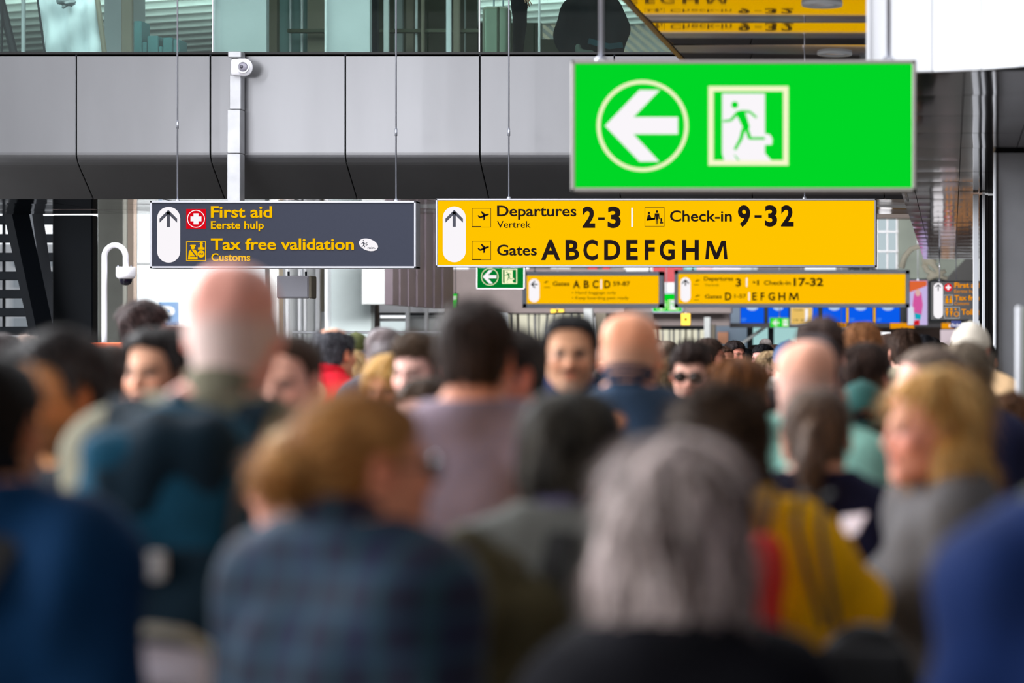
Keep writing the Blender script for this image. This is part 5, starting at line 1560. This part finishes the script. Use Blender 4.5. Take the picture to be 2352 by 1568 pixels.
r40 = P(2215, 8.5, 784, 160, fem=True, hair='long', hcol=(82, 70, 58), hcol2=(142, 126, 108), skin=(220, 170, 150), top=(30, 32, 58), collar=.06, top2=(206, 198, 186), strands=7000, hs=1.06, build=1.15, thick=.022,
        label='person with long straight ash-brown hair, navy jacket and cream knitted collar')
r15 = P(897, 8.9, 814, -10, fem=True, hair='bob', hs=.98, hcol=(164, 120, 58), hcol2=(224, 186, 120), skin=(220, 150, 118), top=(40, 40, 46), strands=4500,
        label='person with golden blond bob facing the camera above the bun')
r31 = P(1884, 9.0, 728, 172, hair='quiff', hcol=(50, 36, 32), hcol2=(92, 68, 58), skin=(226, 170, 150), top=(24, 26, 32), thick=.02, strands=5500, hs=1.03,
        label='tall person with thick brown hair standing under the blue screens')
r8 = P(402, 9.1, 745, 170, fem=True, hair='short', hcol=(84, 50, 46), hcol2=(140, 90, 84), skin=(224, 160, 150), top=(96, 40, 50), label='person with dark reddish hair peeping out left of the tall bald head')
r35 = P(1990, 9.5, 787, 150, fem=True, hair='halfup', hcol=(42, 30, 26), hcol2=(78, 58, 50), skin=(224, 160, 140), top=(22, 22, 26), strands=7000, thick=.02, hs=1.02,
        label='person with dark brown half-tied hair and black jacket, ear showing at right')
r22 = P(1590, 9.9, 774, -2, hair='quiff', hcol=(44, 34, 32), hcol2=(74, 58, 52), skin=(232, 176, 156), top=(44, 46, 52), pitch=10, strands=5000, build=1.0, beard=None, hs=.98,
        label='person with dark quiff wearing brown sunglasses, facing the camera')
glasses(r22[0], r22[1], mat('brown_lens', (46, 34, 26), .15), M_BLACK, big=1.1)
# --- in or near focus
r14 = P(884, 11.0, 753, 172, hair='buzz', hcol=(96, 84, 84), hcol2=(196, 190, 194), skin=(228, 170, 150), top=(60, 64, 76), hs=1.02, strands=6000,
        label='person with closely shaved greying hair, ear at left, beside the blond hair')
r10 = P(766, 11.6, 755, 150, hair='fringe', hs=1.03, hcol=(34, 34, 40), hcol2=(120, 120, 128), skin=(214, 150, 118), top=(222, 34, 52), thick=.01, collar=.03, strands=7000,
        label='balding person with dark side hair in a red polo shirt')
r38 = P(2230, 11.6, 741, 166, hair='cap', hcol=(50, 40, 34), skin=(206, 140, 120), top=(246, 206, 160), thick=.026, hood=True, top2=(236, 218, 206), build=1.1, hs=1.04, beard=None,
        label='person in an off-white cap and peach hooded sweatshirt beside the grey pillar')
cap(r38[0], r38[1], cloth_mat('214_204_190', (214, 204, 190)), 'strap', back=False)
r4 = P(332, 12.0, 690, 128, hair='wavy', hcol=(44, 34, 34), hcol2=(98, 78, 76), skin=(214, 160, 140), top=(50, 54, 62), hs=1.02, strands=7000,
       label='tall person with wavy dark hair and glasses beside the parking sign')
glasses(r4[0], r4[1], M_GLASSCLR, M_BLACK)
r33 = P(1980, 12.0, 743, 176, hair='curlytop', hcol=(110, 70, 42), hcol2=(190, 134, 92), skin=(226, 170, 146), top=(150, 140, 128), strands=9000, hs=1.05,
        label='person with curly ginger-brown hair behind the dark half-tied hair')
r7 = P(6, 12.0, 766, 160, hair='short', hcol=(40, 34, 34), hcol2=(90, 80, 80), skin=(220, 170, 150), top=(50, 52, 60), strands=6000, label='person with dark hair at the far left edge below the louvres')
r7b = P(62, 13.4, 768, 200, hair='short', hcol=(96, 80, 72), hcol2=(140, 120, 110), top=(70, 70, 78), label='person with mousy hair showing just right of the dark head at the left edge')
r12 = P(800, 12.6, 802, 176, fem=True, hair='long', hcol=(196, 160, 108), hcol2=(244, 220, 176), top=(70, 66, 80), strands=9000, label='person with long straight blond hair behind the golden bob')
r20 = P(1240, 13.0, 830, -58, hair='short', hcol=(22, 22, 26), skin=(222, 170, 150), top=(26, 28, 32), thick=.022, pitch=14, label='person in a black cap and glasses bending forward left of the moustached face')
cap(r20[0], r20[1], cloth_mat('24_24_34', (24, 24, 34))); glasses(r20[0], r20[1], M_GLASSCLR, M_BLACK)
r13 = P(846, 13.3, 806, 172, hair='curlytop', hcol=(24, 22, 30), hcol2=(60, 56, 70), top=(52, 54, 96), strands=6000, label='person with black curly hair and indigo top between blond and shaved heads')
r23b = P(1222, 14.2, 782, 190, fem=True, hair='wavy', hcol=(150, 116, 78), hcol2=(206, 174, 130), top=(200, 170, 120), strands=6000, label='person with wavy fair hair just above the black cap')
r37 = P(2078, 14.0, 757, 196, hair='short', hcol=(48, 34, 28), hcol2=(84, 62, 50), skin=(224, 170, 150), top=(168, 156, 134), thick=.016, strands=9000, hs=1.06, build=1.05,
        label='person in a khaki shirt with thick brown hair and a white earphone')
r32 = P(1812, 14.1, 782, 158, hair='cap', hcol=(60, 48, 40), skin=(226, 170, 146), top=(200, 196, 190), label='person in a plain blue cap left of the tall brown-haired head')
cap(r32[0], r32[1], cloth_mat('52_76_108', (52, 76, 108)))

r11 = P(818, 15.2, 764, 178, hair='cap', hcol=BRN, top=(70, 78, 60), label='person in an olive green cap just right of the balding head'); cap(r11[0], r11[1], cloth_mat('74_78_44', (74, 78, 44)), back=True)
r37b = P(2046, 15.6, 765, 120, hair='buzz', hcol=(66, 50, 44), skin=(232, 160, 146), top=(120, 124, 130), label='person with cropped hair and large ear left of the khaki shirt')
r14b = P(876, 16.2, 752, 180, hair='curlytop', hcol=(18, 18, 22), top=(40, 40, 46), label='person whose black curls show just above the shaved head')
r23 = P(1537, 12.2, 828, 182, fem=True, hair='bigcurl', hs=.9, hcol=(66, 52, 38), hcol2=(150, 126, 92), top=(50, 50, 52), strands=9000, label='person with tight brown curls between bald head and sunglasses')
r23c = P(1532, 17.0, 782, 150, hair='buzz', hcol=(90, 76, 66), skin=(170, 110, 84), top=(70, 60, 58), label='person with cropped grey-brown hair just right of the bald head')
r24 = P(1660, 19.6, 795, 48, hair='receding', hcol=(70, 50, 40), skin=(232, 158, 130), top=(36, 40, 58), strands=4000, label='small smiling face with sunburnt skin turned to the right in the far crowd')
r24b = P(1688, 21.5, 782, 40, hair='short', hcol=(36, 28, 28), skin=(206, 132, 112), top=(120, 110, 100), label='person with dark hair right behind the small smiling face')
r24c = P(1628, 16.0, 776, 100, hair='short', hcol=(60, 46, 40), skin=(214, 140, 116), top=(24, 32, 56), build=1.1, label='person in navy jacket showing just right of the sunglasses')
r34 = P(1768, 16.8, 806, 30, fem=True, hair='long', hcol=(120, 96, 70), hcol2=(190, 164, 124), skin=(232, 178, 158), top=(90, 84, 80), strands=6000, label='person with fair hair and sunglasses on top of the head, right-facing')
glasses(r34[0], r34[1], M_BLACK, M_BLACK, up=.075)
r34b = P(1752, 20.4, 790, -30, hair='short', hcol=(18, 18, 22), skin=(228, 160, 150), top=(44, 50, 90), label='person with black hair above the fair-haired face with sunglasses')
r34c = P(1781, 23.0, 791, 10, hair='buzz', hcol=(60, 44, 38), skin=(150, 92, 74), top=(60, 60, 66), label='person with dark shaved head behind the plain blue cap')
r34d = P(1713, 25.0, 800, 180, hair='short', hcol=(20, 20, 22), top=(50, 54, 60), label='person with small black-haired head below the diagonal stair rail')
r37c = P(2118, 19.0, 768, 180, hair='wavy', hcol=(30, 30, 34), top=(60, 66, 76), label='person with dark blurred hair right of the khaki shirt, far back')
r37d = P(2140, 22.5, 775, 180, hair='short', hcol=(36, 34, 36), top=(54, 60, 70), label='person with dark head farther right of the khaki shirt')
r38b = P(2318, 9.4, 905, 186, fem=True, hair='curly', hs=.9, hcol=(66, 44, 30), hcol2=(130, 86, 56), top=(30, 60, 110), strands=5000, build=.85, label='short person with curly brown hair below the peach sweatshirt')

# far rows of the crowd that only show between the nearer heads
far = [(118, 15), (160, 17), (210, 14.5), (470, 16), (560, 14), (610, 13), (690, 14.5), (720, 17.5), (745, 21), (905, 18), (935, 14), (1010, 16.5), (1060, 13), (1120, 18), (1190, 16), (1205, 20), (1290, 18), (1380, 14), (1400, 19), (1460, 16), (1500, 21),
       (1555, 24), (1585, 19), (1610, 27), (1642, 24), (1735, 28), (1758, 32), (1800, 20), (1830, 26), (1850, 17.5), (1905, 19), (1945, 22), (1960, 17), (2010, 25), (2022, 19), (2090, 27), (2105, 31), (2160, 26), (2180, 18), (2205, 21), (2260, 15)]
styles = [('short', False), ('wavy', False), ('bobshort', True), ('buzz', False), ('long', True), ('receding', False), ('curlytop', False)]
hc_ = [(40, 30, 28), (70, 50, 38), (150, 120, 80), (60, 56, 56), (24, 22, 24), (100, 78, 60), (130, 124, 120)]
protos = []
LAND = [(5, 'dark head at the left edge'), (142, 'greying curly head'), (255, 'curved camera pole'), (332, 'head with glasses by the parking sign'), (537, 'tall bald head'), (668, 'receding brown hair'), (766, 'red polo shirt'), (810, 'long straight blond hair'),
        (884, 'closely shaved grey head'), (972, 'tousled quiff'), (1093, 'mauve-grey jacket'), (1168, 'reddish face'), (1240, 'black cap'), (1310, 'moustached face'), (1449, 'tanned bald scalp'), (1590, 'brown sunglasses'), (1660, 'small smiling face'),
        (1706, 'auburn hair'), (1768, 'sunglasses on fair hair'), (1812, 'plain blue cap'), (1884, 'tall brown-haired head'), (1980, 'curly ginger-brown hair'), (2078, 'khaki shirt'), (2135, 'thin grey hair'), (2230, 'off-white cap')]
HAIRW = ['short dark hair', 'wavy brown hair', 'fair bobbed hair', 'cropped grey hair', 'long black hair', 'receding sandy hair', 'grey curly hair']
used_labels = set()


def far_label(k, px_, D_):
    l = min(LAND, key=lambda q: abs(q[0] - px_)); d = px_ - l[0]
    side = 'right behind' if abs(d) < 12 else ('far back, right of' if d > 0 else 'far back, left of')
    for pre in ('distant person', 'more distant person', 'most distant person'):
        t = '%s with %s, %s the %s' % (pre, HAIRW[k], side, l[1])
        if t not in used_labels: break
    used_labels.add(t)
    return t


for i, (st, fm) in enumerate(styles):
    px_, D_ = far[i]
    taken = [(o.location.x, o.location.y) for o in bpy.data.objects if o.name.startswith('person') and o.parent is None and o.location.z < 1]
    while any(math.hypot((px_ - CX) * D_ / F - a, D_ - b) < .58 for a, b in taken): D_ += .2
    protos.append(P(px_, D_, CY, [180, 160, 200, 180, 175, 10, -20][i], hair=st, fem=fm, hcol=hc_[i], H=1.66 if fm else 1.76, top=[(40, 44, 52), (90, 90, 94), (120, 60, 60), (34, 50, 84), (150, 146, 140), (60, 70, 60), (28, 28, 32)][i],
                    strands=900, label=far_label(i, px_, D_), group='distant people glimpsed between nearer heads')[0])
for i, (px_, D_) in enumerate(far[7:]):
    src = protos[(i * 3 + 2) % 7]
    taken = [(o.location.x, o.location.y) for o in bpy.data.objects if o.name.startswith('person') and o.parent is None and o.location.z < 1]
    while any(math.hypot((px_ - CX) * D_ / F - a, D_ - b) < .58 for a, b in taken): D_ += .2
    c = src.copy(); COL.objects.link(c)
    c.location = ((px_ - CX) * D_ / F, D_, 0); c.rotation_euler[2] = src.rotation_euler[2] + RS.uniform(-.5, .5); z_ = RS.uniform(.96, 1.035); c.scale = (z_, z_, z_)
    c['label'] = far_label((i * 3 + 2) % 7, px_, D_)
    for ch in src.children:
        d = ch.copy(); COL.objects.link(d); d.parent = c

# ------------------------------------------------------------------ things worn and carried
# sunglasses band over the bald head
T = r29[1]
band = [T((.0, .017 + .105 * math.cos(a), .03 + .096 * math.sin(a))) for a in [math.radians(d) for d in range(-20, 170, 10)]]
band = [T((-.084, .02, -.02)), T((-.083, .01, .03)), T((-.066, .0, .085)), T((-.03, -.01, .119)), T((0, -.012, .122)), T((.03, -.01, .119)), T((.066, .0, .085)), T((.083, .01, .03)), T((.084, .02, -.02))]
MB().tube([tuple(b) for b in band], .0095, 8).build('glasses_strap', mat('dark_grey_strap', (50, 42, 48), .7), r29[0], smooth=True)


def at_person(r, pts):
    """points given in a person's own frame turned into the hall's frame"""
    ro = r[0]; M = Matrix.Rotation(ro.rotation_euler[2], 4, 'Z'); return [M @ Vector(p) + ro.location for p in pts]


# teal backpack on the tall bald person
o3 = r3[0].location
bp = empty('backpack', (o3.x + .0, o3.y - .19, 1.13)); bp.rotation_euler[2] = math.radians(8)
tag(bp, 'dark teal backpack on the tall bald person, with a pale rolled pouch below', 'backpack')
M_TEALF = cloth_mat('16_66_88', (16, 66, 88)); M_DKT = cloth_mat('14_34_46', (14, 34, 46))
blob('bag', [B((0, -.10, .22), (.155, .10, .25), .07, k=0), E((0, -.15, .05), (.14, .09, .12), k=.06), E((0, -.09, .44), (.12, .09, .09), k=.05)], .010, M_TEALF, bp, wob=(.012, 34, 5))
blob('lid', [E((0, -.12, .43), (.145, .11, .075), k=0), B((0, -.185, .36), (.12, .02, .05), .02, k=.03)], .009, M_DKT, bp, wob=(.008, 40, 6))
blob('front_pocket', [B((.0, -.215, .14), (.115, .030, .12), .03, k=0)], .009, M_DKT, bp, wob=(.006, 40, 7))
blob('side_pocket', [E((-.155, -.09, .12), (.045, .07, .14), k=0)], .009, M_TEALF, bp, wob=(.006, 44, 8))
blob('side_pocket', [E((.155, -.09, .12), (.045, .07, .14), k=0)], .009, M_DKT, bp, wob=(.006, 44, 9))
blob('badge', [B((-.02, -.250, .23), (.034, .006, .026), .005, k=0)], .005, mat('badge_pale', (180, 178, 176), .7), bp)
blob('rolled_pouch', [C((-.085, -.245, .055), (.075, -.245, .040), .044, k=0)], .008, mat('pouch_white', (206, 196, 204), .7), bp, wob=(.004, 40, 9))
MB().tube([(-.10, -.285, .09), (-.05, -.292, .115), (.0, -.296, .12), (.05, -.292, .112), (.10, -.285, .08)], .012, 8).build('strap_loop', mat('strap_cream', (170, 164, 148), .8), bp, smooth=True)
for s_ in (-1, 1):
    strap_mesh('shoulder_strap', [(s_ * .11, -.02, .43), (s_ * .12, .03, .49), (s_ * .125, .12, .52), (s_ * .13, .24, .44), (s_ * .13, .28, .30)], .055, .012, M_DKT, bp, nrm=(0, -.6, .8))
    strap_mesh('side_strap', [(s_ * .13, -.20, .36), (s_ * .12, -.245, .2), (s_ * .11, -.235, .02), (s_ * .10, -.19, -.12)], .018, .005, M_BLACK, bp)
blob('grab_handle', [C((-.03, -.05, .50), (0, -.06, .53), .010, k=.01), C((0, -.06, .53), (.03, -.05, .50), .010, k=.01)], .006, M_BLACK, bp)
sb = empty('shoulder_bag', (o3.x - .02, o3.y - .24, .66)); tag(sb, 'dark brown bag hanging under the teal backpack', 'bag')
blob('bag', [B((0, -.06, .22), (.17, .08, .17), .06, k=0), E((0, -.08, .08), (.17, .09, .1), k=.05)], .012, cloth_mat('44_34_30', (44, 34, 30)), sb, wob=(.012, 30, 15))
blob('flap', [B((0, -.14, .30), (.16, .015, .09), .015, k=0)], .01, cloth_mat('58_46_40', (58, 46, 40)), sb)
strap_mesh('strap', [(-.15, .0, .36), (-.16, .06, .62), (-.14, .12, .84)], .03, .006, M_BLACK, sb)
# black diagonal strap over the blue jacket
pts_ = at_person(r1, [(-.11, .02, 1.49), (-.10, .10, 1.46), (-.07, .152, 1.38), (-.01, .170, 1.27), (.07, .172, 1.14), (.14, .150, 1.0)])
ct = empty('sling_bag', pts_[-1]); tag(ct, 'black sling strap and small bag over the blue jacket at bottom left', 'bag')
strap_mesh('strap', [p - pts_[-1] for p in pts_], .05, .010, M_BLACK, ct)
blob('bag', [B((-.02, -.09, -.10), (.12, .045, .12), .04, k=0)], .01, cloth_mat('60_52_58', (40, 36, 44)), ct, wob=(.006, 40, 2))
# olive backpack on the dark grey bob
o26 = r26[0].location
ob = empty('backpack', (o26.x - .10, o26.y - .15, .92)); ob.rotation_euler[2] = math.radians(-6); ob.scale = (.86, .86, .92); ob.location.y = o26.y - .15
tag(ob, 'olive green rucksack with folded top on the person with mauve scarf', 'backpack')
M_OLV = cloth_mat('74_68_46', (74, 68, 46)); M_OLV2 = cloth_mat('92_88_70', (92, 88, 70))
blob('bag', [B((0, -.09, .20), (.15, .09, .27), .07, k=0), E((-.03, -.10, .42), (.11, .08, .10), k=.06), E((0, -.14, .05), (.14, .08, .13), k=.05)], .010, M_OLV, ob, wob=(.013, 32, 12))
blob('top_fold', [C((-.10, -.09, .46), (-.04, -.13, .52), .035, k=.03), C((-.04, -.13, .52), (.06, -.11, .47), .030, k=.03)], .009, M_OLV2, ob, wob=(.008, 50, 13))
blob('side_pocket', [E((-.155, -.07, .22), (.04, .06, .20), k=0)], .01, M_OLV2, ob, wob=(.008, 44, 14))
blob('front_pocket', [B((.0, -.19, .08), (.11, .025, .12), .025, k=0)], .010, M_OLV, ob, wob=(.006, 44, 15))
for s_ in (-1, 1): strap_mesh('shoulder_strap', [(s_ * .10, -.02, .42), (s_ * .11, .04, .53), (s_ * .115, .14, .545), (s_ * .12, .25, .44)], .05, .012, M_BLACK, ob, nrm=(0, -.6, .8))
# scarf stripe on the same person
blob('scarf', [C((-.075, .05, 1.395), (.075, .05, 1.395), .040, k=.03), C((-.085, .04, 1.39), (-.05, -.05, 1.37), .030, k=.02), C((.085, .04, 1.39), (.05, -.05, 1.37), .030, k=.02)], .008, cloth_mat('110_84_104', (110, 84, 104), 'stripe'), r26[0], wob=(.004, 60, 3))
# black handbag on two thin straps over the yellow raincoat
o28 = r28[0].location
hb = empty('handbag', (-.165, 4.62, .98)); hb.rotation_euler[2] = math.radians(-12)
tag(hb, 'black leather handbag hanging behind the yellow raincoat arm on thin straps', 'bag')
blob('bag', [E((.0, 0, .10), (.105, .05, .14), k=0), B((.02, 0, .02), (.12, .05, .12), .045, k=.05), E((.03, -.02, -.06), (.13, .06, .10), k=.05)], .010, cloth_mat('30_32_40', (30, 32, 40), 'leather'), hb, wob=(.012, 30, 22))
blob('flap', [B((.01, -.05, .13), (.09, .012, .07), .012, k=0)], .008, cloth_mat('40_42_50', (40, 42, 50), 'leather'), hb)
for dx in (0, .05):
    strap_mesh('strap', [(-.08 + dx * .5, .0, .23), (-.115 + dx * .8, .01, .33), (-.145 + dx, .03, .42), (-.155 + dx, .09, .475), (-.155 + dx, .15, .48)], .013, .005, M_BLACK, hb)
# red bag glimpsed beside the raincoat
rb = empty('red_bag', (o28.x + .095, o28.y - .27, .0)); rb.location = ((1752 - CX) * 4.62 / F, 4.62, 1.27)
tag(rb, 'small bright red pouch between the silver-grey bob and the yellow raincoat', 'bag')
blob('bag', [E((0, 0, .05), (.045, .03, .075), k=0), B((0, 0, -.01), (.035, .025, .06), .02, k=.02)], .008, mat('bright_red_nylon', (226, 30, 10), .6, 0, .08, 12), rb, wob=(.003, 60, 2))
strap_mesh('strap', [(0, .01, .11), (.02, .03, .20), (.04, .10, .24)], .012, .004, M_DARK, rb)
# papers held by the ponytailed person
pp = empty('papers', W(1957, 1206, 5.35)); pp.rotation_euler = (math.radians(-48), 0, math.radians(-20)); tag(pp, 'white folded papers held up beside the yellow sleeve', 'papers')
for i in range(2):
    MB().add([(-.028 - .004 * i, -.004 * i, .022), (.026, -.004 * i, .034), (.018, -.004 * i, -.030), (-.012, -.004 * i, -.040), (-.028 - .004 * i, .002 - .004 * i, .022), (.026, .002 - .004 * i, .034), (.018, .002 - .004 * i, -.030), (-.012, .002 - .004 * i, -.040)],
             [(0, 1, 2, 3), (7, 6, 5, 4), (0, 4, 5, 1), (1, 5, 6, 2), (2, 6, 7, 3), (3, 7, 4, 0)]).build('sheet', mat('paper_white', (232, 222, 232), .7), pp)
# pink tuft and jacket lettering on the navy jacket

blob('pink_collar', [E((-.060, .085, r40[4] * .868 + .025), (.026, .02, .022), k=0)], .005, mat('magenta_cloth', (196, 20, 92), .8), r40[0])
# headphones at the khaki shirt
hp_ = blob('earphone', [E((-.052, .085, 1.615), (.026, .022, .03), k=0), E((-.05, .10, 1.60), (.015, .012, .015), k=.01)], .005, mat('chrome_white', (226, 228, 236), .2, .3), r37[0])
# peach sweatshirt: dark shoulder strap
pts_ = at_person(r38, [(-.02, .16, 1.36), (-.08, .15, 1.43), (-.15, .10, 1.505), (-.17, .03, 1.53), (-.17, -.06, 1.48)])
ss = empty('satchel', pts_[0]); tag(ss, 'dark brown satchel strap across the peach sweatshirt', 'bag')
strap_mesh('strap', [p - pts_[0] for p in pts_], .05, .008, cloth_mat('50_34_30', (50, 34, 30), 'leather'), ss)
blob('bag', [B((-.04, -.07, -.16), (.12, .04, .12), .03, k=0)], .01, cloth_mat('50_34_30', (50, 34, 30), 'leather'), ss)

# --- people on the upper walkway
zw = z_top
ra = P(0, 0, 0, 150, hair='short', top=(22, 24, 30), thick=.04, trousers=(20, 22, 28), H=1.75, loc=((1365 - CX) * 26.0 / F, 26.0, zw - 1.28 * 0), label='person in a bulky black coat behind the upper glass, above the green sign')
rb2 = P(0, 0, 0, 100, hair='short', top=(104, 106, 112), thick=.02, trousers=(26, 28, 34), H=1.72, loc=((1195 - CX) * 26.2 / F, 26.2, zw), label='person in dark trousers behind the upper glass next to the suitcase')
sc_ = empty('suitcase', ((1137 - CX) * 25.7 / F, 25.7, zw)); tag(sc_, 'pale hard-shell suitcase standing behind the upper glass', 'suitcase')
blob('shell', [B((0, .1, .33), (.14, .11, .27), .05, k=0)], .008, mat('champagne_shell', (172, 168, 150), .35, .2, .05, 6), sc_)
MB().rbox((.02, -.02, .07), (.05, .22, .59), .01).build('zip_band', M_TAUPE, sc_)
for dx in (-.09, .09):
    for dy in (.03, .17):
        MB().lathe([(0, 0), (.025, 0), (.028, .02), (.028, .04), (.012, .06), (0, .07)], 12, (dx, dy, 0)).build('wheel', M_BLACK, sc_, smooth=True)
MB().tube([(-.05, .2, .58), (-.05, .2, .95), (.05, .2, .95), (.05, .2, .58)], .009, 8).build('pull_handle', M_ROD, sc_)
# bulky coat and shoe filling the glass pane
db = empty('duffel_bag', ((1352 - CX) * 25.5 / F, 25.5, zw)); tag(db, 'black bulging travel bag lying against the upper glass', 'bag')
blob('bag', [E((-.10, .12, .34), (.30, .13, .33), k=0), E((.26, .12, .26), (.16, .12, .24), k=.08), E((.10, .12, .55), (.24, .12, .2), k=.08)], .014, cloth_mat('22_24_30', (22, 24, 30)), db, wob=(.02, 16, 6))
strap_mesh('strap', [(.0, -.02, .2), (.22, -.03, .14), (.36, .0, .16)], .06, .006, cloth_mat('52_80_92', (52, 80, 92)), db)
sh_ = empty('trainer', ((1345 - CX) * 25.3 / F, 25.25, zw)); tag(sh_, 'white-soled trainer at the foot of the upper glass', 'shoe')
blob('upper', [C((-.06, 0, .05), (.07, 0, .04), .038, .032, k=.02), E((-.07, 0, .09), (.035, .035, .05), k=.02)], .006, mat('grey_suede', (120, 116, 110), .8), sh_)
blob('sole', [C((-.08, 0, .018), (.09, 0, .018), .020, .018, k=0)], .005, M_WPLASTIC, sh_)

# lettering: fit each line to its measured width, then freeze it as a mesh


bpy.context.view_layer.update()
capH = None
t_ = bpy.data.curves.new('measure', 'FONT'); t_.body = 'H'; t_o = bpy.data.objects.new('measure', t_); COL.objects.link(t_o)
bpy.context.view_layer.update(); capH = t_o.dimensions.y; bpy.data.objects.remove(t_o); bpy.data.curves.remove(t_)
for o, cap_, wd in texts:
    sy = cap_ / capH
    bb = o.bound_box; x0b = min(c[0] for c in bb); x1b = max(c[0] for c in bb)
    sx = wd / (x1b - x0b) if wd else sy
    o.scale = (sx, sy, 1)
    o.location.x -= x0b * sx

dg = bpy.context.evaluated_depsgraph_get()
bpy.context.view_layer.update()
for o, cap_, wd in texts:
    me = bpy.data.meshes.new_from_object(o.evaluated_get(dg)); nm = o.name.split('.')[0]
    n = bpy.data.objects.new(nm, me); COL.objects.link(n); n.parent = o.parent
    n.location, n.rotation_euler, n.scale = o.location.copy(), o.rotation_euler.copy(), o.scale.copy()
    bpy.data.objects.remove(o)
